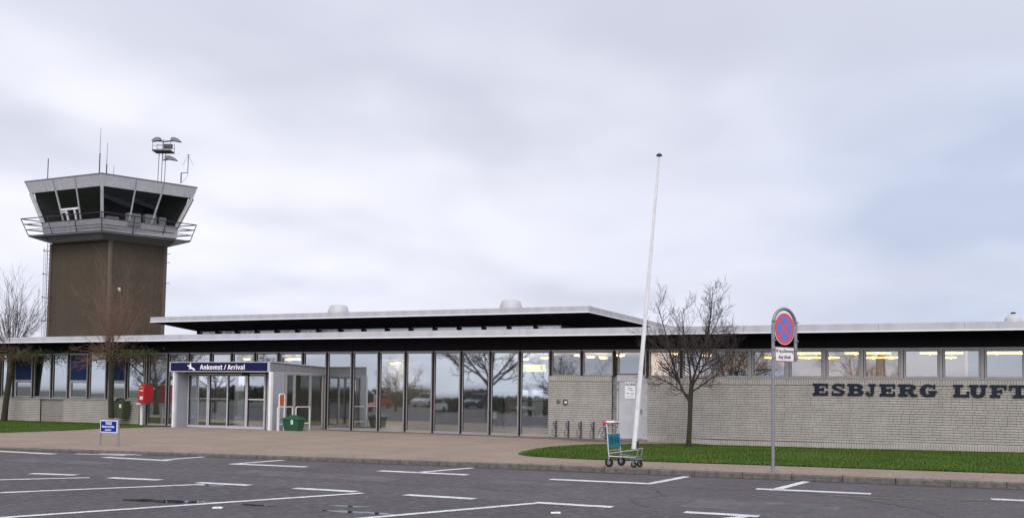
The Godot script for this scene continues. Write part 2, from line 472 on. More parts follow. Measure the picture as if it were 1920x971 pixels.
# ---------------------------------------------------------------- ground
func build_ground() -> void:
	var g := G.new()
	g.quad(Vector3(-1500, -0.2, -1500), Vector3(1500, -0.2, -1500), Vector3(1500, -0.2, 1500), Vector3(-1500, -0.2, 1500), Vector3.UP)
	tag(part("ground", g, M.field, self), "flat green airfield land stretching to the horizon", "ground", "", "structure")
	# asphalt lane beside the kerb
	g = G.new()
	var prev := Vector2.ZERO
	var xs := []
	for i in 161: xs.append(-60.0 + i * 0.75)
	for i in xs.size() - 1:
		var x0: float = xs[i]; var x1: float = xs[i + 1]
		g.quad(Vector3(x0, ROAD, table(KERB_Z, x0) - 0.02), Vector3(x1, ROAD, table(KERB_Z, x1) - 0.02), Vector3(x1, ROAD, 19.3), Vector3(x0, ROAD, 19.3), Vector3.UP)
	var lane := part("asphalt_lane", g, M.asphalt, self)
	tag(lane, "grey asphalt lane with taxi bays along the kerb", "road", "", "structure")
	g = G.new()
	for i in 20:
		for j in 8:
			var x := -60.0 + i * 6.0; var z := 19.3 + j * 5.2
			g.quad(Vector3(x, ROAD, z), Vector3(x + 6, ROAD, z), Vector3(x + 6, ROAD, z + 5.2), Vector3(x, ROAD, z + 5.2), Vector3.UP)
	var lot := part("parking_lot", g, M.asphalt_lot, self)
	tag(lot, "darker damp asphalt of the car park in front", "car park", "", "structure")
	# painted lines
	var bays := [[-9.6, 14.99, -5.28, 15.07], [-3.34, 15.26, -1.19, 15.3], [0.66, 15.32, 2.68, 15.15], [4.64, 15.22, 6.75, 15.12], [8.65, 15.2, 10.75, 15.08], [12.73, 15.05, 14.74, 14.9], [16.69, 14.75, 18.7, 14.6],
		[-1.5, 15.28, -1.51, 13.75], [0.76, 15.25, 0.87, 13.6], [5.56, 15.16, 5.94, 13.3], [10.69, 15.07, 10.87, 12.95], [13.07, 15.0, 13.32, 12.85],
		[-4.95, 14.68, -3.50, 14.40], [-4.7, 14.12, -3.6, 13.98], [-4.3, 14.5, -3.3, 14.05]]
	for b in bays:
		line(lane, b, 0.27 if absf(b[1] - b[3]) < 0.35 and absf(b[0] - b[2]) > 1.5 else 0.17)
	var lot_lines := [[-0.74, 19.63, 0.26, 19.42], [1.26, 19.54, 2.40, 19.40], [3.35, 19.45, 4.50, 19.38], [5.51, 19.42, 6.76, 19.38], [7.75, 19.4, 9.04, 19.38], [10.10, 19.38, 11.38, 19.37], [12.52, 19.42, 13.60, 19.38], [14.9, 19.4, 16.0, 19.38]]
	for b in lot_lines:
		line(lot, b, 0.24)
	for b in [[-2.2, 23.6, 0.94, 19.72], [0.3, 25.4, 3.69, 19.66], [2.6, 29.8, 6.99, 19.52], [6.0, 29.0, 10.14, 19.5], [8.8, 30.0, 13.43, 19.5], [12.4, 29.6, 16.7, 19.5]]:
		line(lot, b, 0.15)
	# worn seam and the wet hollows of the asphalt
	g = G.new()
	for i in 60:
		var x := -4.0 + i * 0.4
		var z := 16.15 - x * 0.055 + 0.05 * sin(i * 1.7)
		var z2 := 16.15 - (x + 0.4) * 0.055 + 0.05 * sin((i + 1) * 1.7)
		if fposmod(i * 0.618, 1.0) < 0.75:
			g.quad(Vector3(x, ROAD + 0.004, z), Vector3(x + 0.4, ROAD + 0.004, z2), Vector3(x + 0.4, ROAD + 0.004, z2 + 0.02), Vector3(x, ROAD + 0.004, z + 0.025), Vector3.UP)
	part("worn_seam", g, M.seam, lane)
	for q in [[5.0, 22.2, 0.62, 0.16, 1], [5.55, 22.0, 0.4, 0.12, 2], [3.8, 19.78, 0.36, 0.10, 3], [6.65, 21.88, 0.3, 0.09, 4], [8.45, 21.9, 0.55, 0.12, 5], [7.9, 21.3, 0.3, 0.08, 6], [15.2, 15.5, 1.3, 0.10, 7], [16.6, 15.05, 0.7, 0.08, 8], [14.2, 24.0, 0.6, 0.2, 9]]:
		var host: Node3D = lane if q[1] < 19.3 else lot
		var wob := FastNoiseLite.new(); wob.seed = q[4]; wob.frequency = 0.9
		var poly := PackedVector2Array()
		for k in 40:
			var a := TAU * k / 40
			var rr := 1.0 + 0.75 * wob.get_noise_2d(cos(a) * 1.6 + q[4], sin(a) * 1.6)
			poly.append(Vector2(q[0] + cos(a) * q[2] * rr, q[1] + sin(a) * q[3] * rr - cos(a) * q[2] * 0.12))
		g = G.new()
		var tr := Geometry2D.triangulate_polygon(poly)
		for k in range(0, tr.size(), 3):
			g.tri(Vector3(poly[tr[k]].x, ROAD + 0.004, poly[tr[k]].y), Vector3(poly[tr[k + 1]].x, ROAD + 0.004, poly[tr[k + 1]].y), Vector3(poly[tr[k + 2]].x, ROAD + 0.004, poly[tr[k + 2]].y), Vector3.UP)
		part("puddle", g, M.puddle, host)
	for q in [[6.43, 22.5, "flat white paper scrap lying left of the puddles"], [10.93, 20.57, "flat white paper scrap near the right stall line"]]:
		g = G.new()
		g.bbox(Vector3(0, 0.012, 0), Vector3(0.14, 0.018, 0.09), 0.004, Basis(Vector3.UP, 0.4))
		g.box(Vector3(0.03, 0.024, 0.01), Vector3(0.06, 0.01, 0.05), Basis(Vector3.UP, 0.9))
		var s := part("paper_scrap", g, M.label_white, self)
		s.position = Vector3(q[0], ROAD, q[1])
		tag(s, q[2], "litter", "paper scraps on the car park")
	for q in [[[-2.0, 17.6], [0.5, 17.9], [2.2, 17.7], [4.8, 18.0], [7.5, 17.6], [10.0, 17.9]], [[11.0, 16.0], [11.6, 17.2], [11.3, 18.2], [11.9, 19.2]], [[3.0, 13.6], [3.3, 14.8], [3.1, 16.0], [3.5, 17.4]], [[14.2, 15.6], [15.6, 17.0], [16.2, 18.6], [17.4, 19.2]]]:
		g = G.new()
		var pp := []
		for k in q.size() - 1:
			for j in 8:
				var e := Vector2(q[k][0], q[k][1]).lerp(Vector2(q[k + 1][0], q[k + 1][1]), j / 8.0)
				pp.append(e + Vector2(rng.randf_range(-0.05, 0.05), rng.randf_range(-0.05, 0.05)))
		for k in pp.size() - 1:
			var dd: Vector2 = (pp[k + 1] - pp[k]).normalized().orthogonal() * rng.randf_range(0.006, 0.016)
			g.quad(Vector3(pp[k].x - dd.x, ROAD + 0.003, pp[k].y - dd.y), Vector3(pp[k + 1].x - dd.x, ROAD + 0.003, pp[k + 1].y - dd.y), Vector3(pp[k + 1].x + dd.x, ROAD + 0.003, pp[k + 1].y + dd.y), Vector3(pp[k].x + dd.x, ROAD + 0.003, pp[k].y + dd.y), Vector3.UP)
		part("crack", g, M.seam, lane)
	for q in [[4.2, 17.0, 1.9, 0.5], [13.4, 18.0, 1.1, 0.7], [-3.0, 16.9, 1.4, 0.45], [8.6, 16.3, 0.8, 0.35]]:
		g = G.new()
		g.quad(Vector3(q[0] - q[2], ROAD + 0.002, q[1] - q[3]), Vector3(q[0] + q[2], ROAD + 0.002, q[1] - q[3] - 0.06), Vector3(q[0] + q[2] + 0.05, ROAD + 0.002, q[1] + q[3]), Vector3(q[0] - q[2] - 0.04, ROAD + 0.002, q[1] + q[3] + 0.05), Vector3.UP)
		part("patch", g, M.asphalt_patch, lane)
	# fallen leaves and grit blown on the pavement
	g = G.new()
	for k in 500:
		var lx := rng.randf_range(-9.0, 19.0)
		var lz := table(KERB_Z, lx) - 0.13 - absf(rng.randfn()) * (0.5 if k % 3 else 1.8)
		var sz := rng.randf_range(0.012, 0.03)
		var q := Basis(Vector3.UP, rng.randf() * TAU)
		var c := Vector3(lx, gy(lx, lz) + 0.006, lz)
		g.tri(c - q.x * sz, c + q.x * sz, c + q.z * sz * 1.6 + Vector3(0, 0.008, 0), Vector3.UP)
	tag(part("fallen_leaves", g, M.dead_leaf, self), "brown leaf litter scattered along the pavement behind the kerb", "leaves", "", "stuff")
	# kerb stones
	var kerb := node_in("kerb", self)
	tag(kerb, "weathered grey kerb between the asphalt and the brown pavement", "kerb", "", "structure")
	var x := -40.0
	while x < 34.0:
		var x1 := x + 1.0
		var a := Vector2(x + 0.006, table(KERB_Z, x)); var b := Vector2(x1 - 0.006, table(KERB_Z, x1))
		var dir := (b - a).normalized(); var nor := Vector2(-dir.y, dir.x)
		var ya := table(KERB_Y, x) + rng.randf_range(-0.004, 0.004); var yb := table(KERB_Y, x1) + rng.randf_range(-0.004, 0.004)
		g = G.new()
		var P := func(q: Vector2, out: float, y: float) -> Vector3: return Vector3(q.x + nor.x * out, y, q.y + nor.y * out)
		var mid := Vector3((a.x + b.x) / 2, -0.1, (a.y + b.y) / 2) + Vector3(nor.x, 0, nor.y) * -0.06
		var f := [P.call(a, 0.0, -0.3), P.call(a, 0.0, ya - 0.025), P.call(a, -0.022, ya), P.call(a, -0.125, ya), P.call(a, -0.125, -0.3)]
		var h := [P.call(b, 0.0, -0.3), P.call(b, 0.0, yb - 0.025), P.call(b, -0.022, yb), P.call(b, -0.125, yb), P.call(b, -0.125, -0.3)]
		for k in 4:
			g.face(f[k], h[k], h[k + 1], f[k + 1], mid)
		for e in [f, h]:
			g.face(e[0], e[1], e[3], e[4], mid)
			var nn: Vector3 = (Vector3(e[1]) - mid); nn = Vector3(dir.x, 0, dir.y) * signf(nn.dot(Vector3(dir.x, 0, dir.y)))
			g.tri(e[1], e[2], e[3], nn)
		part("kerb_stone", g, M.kerb, kerb)
		x = x1
	# pavement
	var poly := PackedVector2Array()
	for i in 113:
		var px := -34.0 + i * 0.5
		poly.append(Vector2(px, table(KERB_Z, px) - 0.126))
	for i in 113:
		poly.append(Vector2(22.0 - i * 0.5, -0.9))
	g = G.new()
	sheet(g, poly, 0.0, 1.0)
	tag(part("pavement", g, M.pavement, self), "brown paved forecourt between the kerb and the terminal", "pavement", "", "structure")
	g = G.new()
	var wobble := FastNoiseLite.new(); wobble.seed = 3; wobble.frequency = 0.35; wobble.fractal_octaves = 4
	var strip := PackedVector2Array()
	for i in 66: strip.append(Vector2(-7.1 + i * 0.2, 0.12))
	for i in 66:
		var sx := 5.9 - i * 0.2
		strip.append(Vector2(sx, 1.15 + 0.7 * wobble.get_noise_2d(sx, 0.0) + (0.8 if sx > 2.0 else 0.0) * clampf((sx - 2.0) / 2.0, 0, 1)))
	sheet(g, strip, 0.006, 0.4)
	part("dark_strip", g, M.pavement_dark, get_node("pavement"))  # darker ragged-edged strip of pavement along the foot of the facade
	# gutter dirt along the kerb
	g = G.new()
	for i in 60:
		var x0 := -12.0 + i * 0.55; var xe := x0 + 0.55
		var w0 := 0.05 + 0.05 * absf(sin(i * 2.3)); var w1 := 0.05 + 0.05 * absf(sin((i + 1) * 2.3))
		g.quad(Vector3(x0, ROAD + 0.005, table(KERB_Z, x0) + 0.001), Vector3(xe, ROAD + 0.005, table(KERB_Z, xe) + 0.001), Vector3(xe, ROAD + 0.004, table(KERB_Z, xe) + w1), Vector3(x0, ROAD + 0.004, table(KERB_Z, x0) + w0), Vector3.UP)
	part("gutter_dirt", g, M.soil, lane)
	# lawns
	var left := PackedVector2Array([Vector2(-34, 0.0), Vector2(-34, 11.5), Vector2(-20, 10.8), Vector2(-16.0, 9.9), Vector2(-14.55, 9.0), Vector2(-13.9, 6.6), Vector2(-14.1, 5.4), Vector2(-13.7, 4.4), Vector2(-13.4, 3.0), Vector2(-13.3, 1.7), Vector2(-14.5, 0.9), Vector2(-16.9, 0.35), Vector2(-17.0, 0.0)])
	var right := PackedVector2Array([Vector2(5.58, 9.85), Vector2(5.25, 8.75), Vector2(5.05, 7.3), Vector2(5.0, 5.93), Vector2(5.4, 4.4), Vector2(6.2, 3.0), Vector2(7.0, 1.6), Vector2(7.6, 0.02), Vector2(30, 0.02), Vector2(30, 9.0), Vector2(17.39, 9.72), Vector2(13.92, 9.96), Vector2(12.15, 10.1), Vector2(10.33, 10.3), Vector2(8.11, 10.47), Vector2(7.0, 10.5), Vector2(6.1, 10.3)])
	lawn(left, "short green lawn below the left windows and bare trees", 36000)
	lawn(right, "short green lawn in front of the long brick wall", 90000)

func line(host: Node3D, b: Array, w: float) -> void:
	var g := G.new()
	var a := Vector2(b[0], b[1]); var e := Vector2(b[2], b[3])
	var d := (e - a).normalized(); var nn := Vector2(-d.y, d.x) * w * 0.5
	var L := a.distance_to(e); var m := int(ceil(L / 0.12))
	var y := ROAD + 0.004 + 0.0005 * (host.get_child_count() % 6)
	var f := FastNoiseLite.new(); f.seed = int(b[0] * 37.0) + 7; f.frequency = 3.0
	for i in m:
		var p := a + d * L * i / m; var q := a + d * L * (i + 1) / m
		var k0 := 1.0 + 0.25 * f.get_noise_1d(L * i / m); var k1 := 1.0 + 0.25 * f.get_noise_1d(L * (i + 1) / m)
		var r0 := 1.0 + 0.25 * f.get_noise_1d(90.0 + L * i / m); var r1 := 1.0 + 0.25 * f.get_noise_1d(90.0 + L * (i + 1) / m)
		g.quad(Vector3(p.x - nn.x * k0, y, p.y - nn.y * k0), Vector3(q.x - nn.x * k1, y, q.y - nn.y * k1), Vector3(q.x + nn.x * r1, y, q.y + nn.y * r1), Vector3(p.x + nn.x * r0, y, p.y + nn.y * r0), Vector3.UP)
	part("painted_line", g, M.paint, host)

func lawn(poly: PackedVector2Array, label: String, count: int) -> void:
	var o := Node3D.new()
	put(o, "lawn", self)
	tag(o, label, "lawn", "", "stuff")
	var g := G.new()
	sheet(g, poly, 0.012, 0.8)
	var s := part("turf", g, M.soil, o)
	s.set_meta("kind", "stuff")
	# a tuft of blades, many times over
	g = G.new()
	for k in 9:
		var a := TAU * k / 9 + 0.4 * sin(k * 5.0)
		var base := Vector3(cos(a), 0, sin(a)) * (0.015 + 0.025 * fposmod(k * 0.37, 1.0))
		var side := Vector3(-sin(a * 1.7), 0, cos(a * 1.7)) * 0.006
		var h := 0.02 + 0.018 * fposmod(k * 0.61, 1.0)
		var tip := base + Vector3(cos(a * 2.3) * 0.025, h, sin(a * 2.3) * 0.025)
		var nn := (side.cross(tip - base)).normalized()
		if nn.y < 0: nn = -nn
		g.tri(base - side, base + side, tip, (nn + Vector3.UP * 1.5).normalized())
	var mm := MultiMesh.new()
	mm.transform_format = MultiMesh.TRANSFORM_3D
	mm.use_colors = true
	mm.mesh = g.mesh()
	var lo := Vector2(INF, INF); var hi := -lo
	for p in poly:
		lo = lo.min(p); hi = hi.max(p)
	var f := FastNoiseLite.new(); f.seed = 77; f.frequency = 0.35; f.fractal_octaves = 4
	var put_at: Array[Transform3D] = []
	var cols := []
	while put_at.size() < count:
		var q := Vector2(rng.randf_range(lo.x, hi.x), rng.randf_range(lo.y, hi.y))
		if not Geometry2D.is_point_in_polygon(q, poly):
			continue
		var sc := rng.randf_range(0.7, 1.25) * (1.0 + 0.35 * f.get_noise_2d(q.x * 1.3, q.y * 1.3))
		q += Vector2(rng.randf_range(-0.07, 0.07), rng.randf_range(-0.07, 0.07))
		put_at.append(Transform3D(Basis(Vector3.UP, rng.randf() * TAU).scaled(Vector3(1.3, sc, 1.3)), Vector3(q.x, gy(q.x, q.y) + 0.01, q.y)))
		var t := 0.5 + 0.7 * f.get_noise_2d(q.x, q.y) + rng.randf_range(-0.08, 0.08)
		var c := Vector3(0.066, 0.125, 0.02).lerp(Vector3(0.118, 0.19, 0.034), clampf(t, 0, 1))
		if rng.randf() < 0.07 + 0.25 * maxf(0.0, f.get_noise_2d(q.x * 0.6 + 40.0, q.y * 0.6) - 0.1): c = Vector3(0.19, 0.175, 0.06)
		cols.append(Color(c.x, c.y, c.z))
	mm.instance_count = put_at.size()
	for i in put_at.size():
		mm.set_instance_transform(i, put_at[i])
		mm.set_instance_color(i, cols[i])
	var mi := MultiMeshInstance3D.new()
	mi.multimesh = mm
	mi.material_override = M.grass
	put(mi, "grass", o)
	mi.set_meta("kind", "stuff")

# ---------------------------------------------------------------- brickwork
var single_bricks := []      # [distance, mesh size, centre, parent, tone]
var loose := {}              # parent -> [[centre, size, tone]]

func brick_wall(owner_: Node3D, x0: float, x1: float, top: float, zf: float, soldier_top: bool, soldier_bottom: bool, tone := 1.0, depth := 0.24, left_end := false, right_end := false) -> Node3D:
	var w := node_in("brick_wall", owner_)
	var g := G.new()
	g.span(x0 + 0.004, x1 - 0.004, -0.35, top - 0.006, zf - 0.014, zf - depth)
	part("mortar", g, M.mortar, w)
	var c := 0.0793
	var y_top := top
	if soldier_top:
		row(w, x0, x1, top - 0.098, 0.19, 0.068, zf, tone)
		y_top = top - 0.215
	var y0 := -0.1
	if soldier_bottom:
		var x := x0
		while x < x1 - 0.01:
			var e := minf(x + 0.078, x1)
			var b := gy((x + e) / 2, 0.05)
			add_brick(w, Vector3((x + e) / 2, b + 0.095, zf), Vector3(e - x - 0.012, 0.19, 0.1), tone)
			x = e
		y0 = 0.14
	var k := 0
	var y := y_top - c * 0.5
	while y > y0 - 0.02:
		var x := x0
		var first := true
		var ph := rng.randi() % 4
		var at := 0
		while x < x1 - 0.02:
			var L := 0.24
			if (k + at) % 3 == 2: L = 0.12
			if first: L = [0.24, 0.12, 0.18, 0.06][ph]
			first = false
			at += 1
			var e := minf(x + L, x1)
			if x1 - e < 0.05: e = x1
			add_brick(w, Vector3((x + e) / 2, y, zf), Vector3(e - x - 0.008, c - 0.017, 0.1), tone)
			x = e
		y -= c
		k += 1
	for side in [[left_end, x0], [right_end, x1]]:
		if side[0]:
			g = G.new()
			var yy := y_top - c * 0.5
			while yy > -0.1:
				g.box(Vector3(side[1] + (0.003 if side[1] == x1 else -0.003), yy, zf - 0.16), Vector3(0.012, c - 0.015, 0.11))
				yy -= c
			part("end_bricks", g, M.brick_3, w).set_meta("kind", "stuff")
	return w

func row(w: Node3D, x0: float, x1: float, yc: float, h: float, bw: float, zf: float, tone: float) -> void:
	var x := x0
	while x < x1 - 0.01:
		var e := minf(x + bw + 0.011, x1)
		add_brick(w, Vector3((x + e) / 2, yc, zf), Vector3(e - x - 0.012, h, 0.1), tone)
		x = e

func add_brick(w: Node3D, c: Vector3, s: Vector3, tone: float) -> void:
	if s.x < 0.015: return
	var push := rng.randf_range(-0.003, 0.003)
	c.z += push - s.z * 0.5
	var t := rng.randi() % 6
	var d := c.distance_to(Vector3(16.4, 1.6, 34.2)) / sqrt(s.x * s.y * 60.0)
	if c.x > 17.95 or c.x < -26.0 or tone < 0.99: d = 1e9
	single_bricks.append([d, c, s, w, t, tone])

func lay_bricks() -> void:
	single_bricks.sort_custom(func(a, b): return a[0] < b[0])
	var shapes := {}
	var rest := {}
	for i in single_bricks.size():
		var b: Array = single_bricks[i]
		var c: Vector3 = b[1]; var s: Vector3 = b[2]
		if i < 300:
			var key := Vector3(snappedf(s.x, 0.004), s.y, s.z)
			if not shapes.has(key):
				var g := G.new()
				g.bbox(Vector3.ZERO, key, 0.004)
				shapes[key] = g.mesh()
			var o := part("brick", shapes[key], M["brick_%d" % b[4]], b[3])
			o.position = c
		else:
			if not rest.has(b[3]):
				rest[b[3]] = G.new()
				rest[b[3]].use_col = true
			var g: G = rest[b[3]]
			var t: float = [0.985, 1.0, 1.015, 0.955, 1.035, 0.99][b[4]] * b[5]
			g.col = Color(0.555 * t, 0.515 * t, 0.455 * t)
			var moss := clampf(1.1 - absf(c.x - 7.0) / 0.75, 0, 1) * clampf(0.9 - c.y, 0, 1) + 0.35 * clampf(0.35 - c.y, 0, 1) * (0.5 + 0.5 * sin(c.x * 2.1) * sin(c.x * 0.77 + 1.0))
			g.col = g.col.lerp(Color(0.26, 0.25, 0.12), clampf(moss * (0.35 + 0.4 * float((i * 7) % 5) / 5.0), 0.0, 0.7))
			g.box(c, s)
	for w in rest:
		part("bricks", rest[w], M.brick_any, w).set_meta("kind", "stuff")

# ---------------------------------------------------------------- terminal building
var LEFT_X := [-33.2, -32.0, -30.8, -29.6, -28.4, -27.2, -26.02, -25.15, -23.85, -22.64, -21.57, -20.32, -19.19, -18.01, -16.90]
var HALL_X := [-16.78, -15.62, -14.43, -13.24, -12.12, -10.90, -9.70, -8.47, -7.30, -6.09, -4.85, -3.64, -2.42, -1.21, 0.01, 1.22, 2.44]
var RIGHT_X := [6.08, 7.28, 8.45, 9.65, 10.87, 12.04, 13.20, 14.39, 15.53, 16.70, 17.9, 19.1, 20.3, 21.5]
const HEAD := 3.14

func window(host: Node3D, x0: float, x1: float, y0: float, y1: float, glass: Material, z := 0.0, called := "window", frame := 0.035) -> Node3D:
	var w := node_in(called, host)
	var g := G.new()
	g.span(x0, x1, y1 - frame, y1, z - 0.04, z + 0.03)
	g.span(x0, x1, y0, y0 + frame, z - 0.04, z + 0.03)
	g.span(x0, x0 + frame, y0 + frame, y1 - frame, z - 0.04, z + 0.03)
	g.span(x1 - frame, x1, y0 + frame, y1 - frame, z - 0.04, z + 0.03)
	part("frame", g, M.alu, w)
	g = G.new()
	g.span(x0 + frame, x1 - frame, y1 - frame - 0.012, y1 - frame, z - 0.03, z + 0.01)
	g.span(x1 - frame - 0.012, x1 - frame, y0 + frame, y1 - frame - 0.012, z - 0.03, z + 0.01)
	g.span(x0 + frame, x0 + frame + 0.012, y0 + frame, y1 - frame - 0.012, z - 0.03, z + 0.01)
	part("gasket", g, M.gasket, w)
	g = G.new()
	g.quad(Vector3(x0 + frame, y0 + frame, z - 0.01), Vector3(x1 - frame, y0 + frame, z - 0.01), Vector3(x1 - frame, y1 - frame, z - 0.01), Vector3(x0 + frame, y1 - frame, z - 0.01), Vector3.BACK)
	# panes never stand perfectly true: tilt each a hair so that reflections break from pane to pane
	var pane := part("pane", g, glass, w)
	var c := Vector3((x0 + x1) / 2, (y0 + y1) / 2, z - 0.01)
	var q := Basis(Vector3.UP, rng.randf_range(-0.004, 0.004)) * Basis(Vector3.RIGHT, rng.randf_range(-0.003, 0.003))
	pane.transform = Transform3D(q, c - q * c)
	return w

func mullion(host: Node3D, x: float, y0: float, y1: float, dark := 0.068, z := 0.0) -> void:
	var m := node_in("mullion", host)
	var g := G.new()
	g.span(x - dark * 0.35, x + dark * 0.65, y0, y1, z - 0.1, z + 0.07)
	part("post", g, M.dark_frame, m)
	g = G.new()
	g.bbox(Vector3(x - dark * 0.35 - 0.022, (y0 + y1) / 2, z + 0.035), Vector3(0.042, y1 - y0, 0.11), 0.004)
	part("cover_strip", g, M.alu, m)

func build_terminal() -> void:
	var b := thing("terminal_building", "long low airport terminal of pale brick and tall glass under flat overhanging roofs", "building")
	# brickwork
	brick_wall(b, 2.40, 4.80, 2.26, 0.06, true, false, 1.0, 0.3, true, true)
	brick_wall(b, 6.09, 22.0, 2.19, 0.04, true, true, 1.0, 0.28, true, false)
	brick_wall(b, -21.87, -17.26, 1.07, 0.02, false, false)
	brick_wall(b, -23.34, -21.88, 1.07, -0.04, false, false, 0.72)
	brick_wall(b, -33.6, -23.35, 1.07, 0.02, false, false)
	lay_bricks()
	var g := G.new()
	g.span(-33.6, -17.0, 1.072, 1.13, -0.2, 0.06)
	part("window_sill", g, M.alu, b)
	g = G.new()
	g.bbox(Vector3(-17.08, 0.55, -0.05), Vector3(0.36, 1.2, 0.2), 0.01)
	part("concrete_pier", g, M.concrete, b)
	g = G.new()
	g.span(4.805, 4.96, -0.3, 2.26, -0.25, -0.02)
	part("concrete_pier", g, M.concrete, b)
	# left wing windows
	for i in LEFT_X.size() - 1:
		var x0: float = LEFT_X[i] + 0.045; var x1: float = LEFT_X[i + 1] - 0.045
		if i in [0, 3, 7, 10, 12]:
			var w := node_in("window_bay", b)
			var p := G.new()
			p.bbox(Vector3((x0 + x1) / 2, (1.96 + HEAD) / 2, -0.035), Vector3(x1 - x0 - 0.05, HEAD - 1.96 - 0.04, 0.04), 0.006)
			part("blue_panel", p, M.blue_panel, w)
			p = G.new()
			p.span(x0, x0 + 0.028, 1.9, HEAD, -0.05, 0.02); p.span(x1 - 0.028, x1, 1.9, HEAD, -0.05, 0.03)
			p.span(x0 + 0.028, x1 - 0.028, 1.90, 1.96, -0.05, 0.03); p.span(x0 + 0.028, x1 - 0.028, HEAD - 0.025, HEAD, -0.05, 0.03)
			part("panel_frame", p, M.alu, w)
			window(b, x0 + 0.09, x1, 1.15, 1.898, M.glass_side, 0.0, "window", 0.05)
			p = G.new()
			p.span(x0, x0 + 0.088, 1.15, 1.898, -0.05, 0.025)
			part("jamb", p, M.alu, w)
		else:
			window(b, x0, x1, 1.15, HEAD, M.glass_side)
	for x in LEFT_X:
		mullion(b, x, 1.131, HEAD + 0.03, 0.075)
	# hall glazing down to the floor
	for i in HALL_X.size() - 1:
		var x0: float = HALL_X[i] + 0.04; var x1: float = HALL_X[i + 1] - 0.04
		var low: float = gy((x0 + x1) / 2, 0.0) + 0.05
		if i == HALL_X.size() - 2: x1 = 2.39
		if i >= 4 and i <= 7: low = 2.36
		window(b, x0, x1, low, HEAD, M.glass)
		if low < 1.0:
			g = G.new()
			g.span(x0, x1, low - 0.2, low - 0.002, -0.1, 0.05)
			part("sill", g, M.alu, b)
	for i in HALL_X.size():
		if i == HALL_X.size() - 1: continue
		var x: float = HALL_X[i]
		mullion(b, x, 2.3 if i >= 5 and i <= 7 else gy(x, 0.0) - 0.1, HEAD + 0.03)
	# windows above the brick
	for q in [[2.44, 3.64], [3.64, 4.86]]:
		window(b, q[0] + 0.04, q[1] - 0.04, 2.27, HEAD, M.glass_high)
	for x in [2.44, 3.64]:
		mullion(b, x, 2.262, HEAD + 0.03)
	mullion(b, 4.86, 2.262, HEAD + 0.03)
	window(b, 5.0, 5.86, 2.33, HEAD, M.glass_high)
	for i in RIGHT_X.size() - 1:
		window(b, RIGHT_X[i] + 0.06, RIGHT_X[i + 1] - 0.045, 2.24, HEAD, M.glass_high, 0.0, "window", 0.05)
	for i in RIGHT_X.size():
		if i < 2:
			mullion(b, RIGHT_X[i], 2.2, HEAD + 0.03)
		else:
			var m := node_in("mullion", b)
			g = G.new()
			g.bbox(Vector3(RIGHT_X[i], (2.2 + HEAD) / 2, 0.0), Vector3(0.085, HEAD - 2.2 + 0.05, 0.12), 0.006)
			part("post", g, M.alu, m)
			g = G.new()
			g.span(RIGHT_X[i] + 0.044, RIGHT_X[i] + 0.058, 2.24, HEAD, -0.03, 0.03)
			part("gasket", g, M.gasket, m)
	g = G.new()
	g.span(6.09, 21.6, 2.192, 2.238, -0.2, 0.05)
	part("window_sill", g, M.alu, b)
	# head rail
	g = G.new()
	g.span(-33.6, 21.6, HEAD + 0.002, HEAD + 0.05, -0.08, 0.045)
	part("head_rail", g, M.alu, b)
	# door in the brick wall
	var door := node_in("service_door", b)
	g = G.new()
	g.bbox(Vector3(5.49, 1.065, -0.06), Vector3(0.93, 2.0, 0.05), 0.008)
	part("door_leaf", g, M.door_paint, door)
	g = G.new()
	g.span(4.965, 5.018, -0.1, 2.30, -0.14, 0.0); g.span(5.962, 6.085, -0.1, 2.30, -0.14, 0.0); g.span(5.02, 5.96, 2.072, 2.30, -0.14, 0.0)
	g.span(5.94, 6.0, 0.06, 2.07, -0.035, 0.012)
	part("frame", g, M.alu_white, door)
	g = G.new()
	g.span(4.965, 6.085, 0.0, 0.058, -0.2, 0.12)
	part("threshold", g, M.concrete, door)
	g = G.new()
	for y in [1.78, 2.02]:
		g.rod(Vector3(5.0, y - 0.05, 0.012), Vector3(5.0, y + 0.05, 0.012), 0.022)
	part("hinge", g, M.galvanised, door)
	g = G.new()
	g.box(Vector3(5.86, 1.02, -0.022), Vector3(0.04, 0.18, 0.02)); g.rod(Vector3(5.86, 1.05, -0.012), Vector3(5.86, 1.05, 0.05), 0.01); g.rod(Vector3(5.87, 1.05, 0.045), Vector3(5.74, 1.05, 0.045), 0.011)
	part("handle", g, M.galvanised, door)
	g = G.new()
	for y in [0.2, 0.8, 1.4, 2.0]: g.box(Vector3(5.97, y, 0.016), Vector3(0.03, 0.03, 0.012))
	part("stop", g, M.steel_mid, door)
	# lower roof: fascia, white drip edge, sloping dark soffit, felt
	var zf := 1.2
	var X0 := -34.6; var X1 := 23.0
	roof_edge(b, X0, X1, zf, 3.63, 3.895, 3.2, 0.06, 1.2)
	g = G.new()
	g.span(X0 + 0.1, -21.9, 3.70, 3.86, -9.0, zf - 0.06)
	g.span(-21.88, X1 - 0.1, 3.70, 3.86, -19.0, zf - 0.06)
	part("lower_roof", g, M.roof_felt, b)
	g = G.new()
	g.span(X0 + 0.1, X0 + 0.16, 3.63, 3.86, -9.0, 1.1); g.span(X1 - 0.16, X1 - 0.1, 3.63, 3.86, -19.0, 1.1)
	part("gable_fascia", g, M.fascia, b)
	g = G.new()
	g.span(X0 + 1.0, X0 + 1.2, -0.3, 3.69, -8.9, -0.12); g.span(-33.4, -21.9, -0.3, 3.69, -8.98, -8.8)
	part("rear_wall", g, M.concrete, b)
	g = G.new()
	g.span(21.6, 21.8, -0.3, 3.69, -18.8, -0.12)
	part("end_wall", g, M.concrete, b)
	# raised hall roof: clerestory, soffit, fascia
	g = G.new()
	g.span(-20.1, 0.28, 3.87, 4.28, -7.0, -6.86)
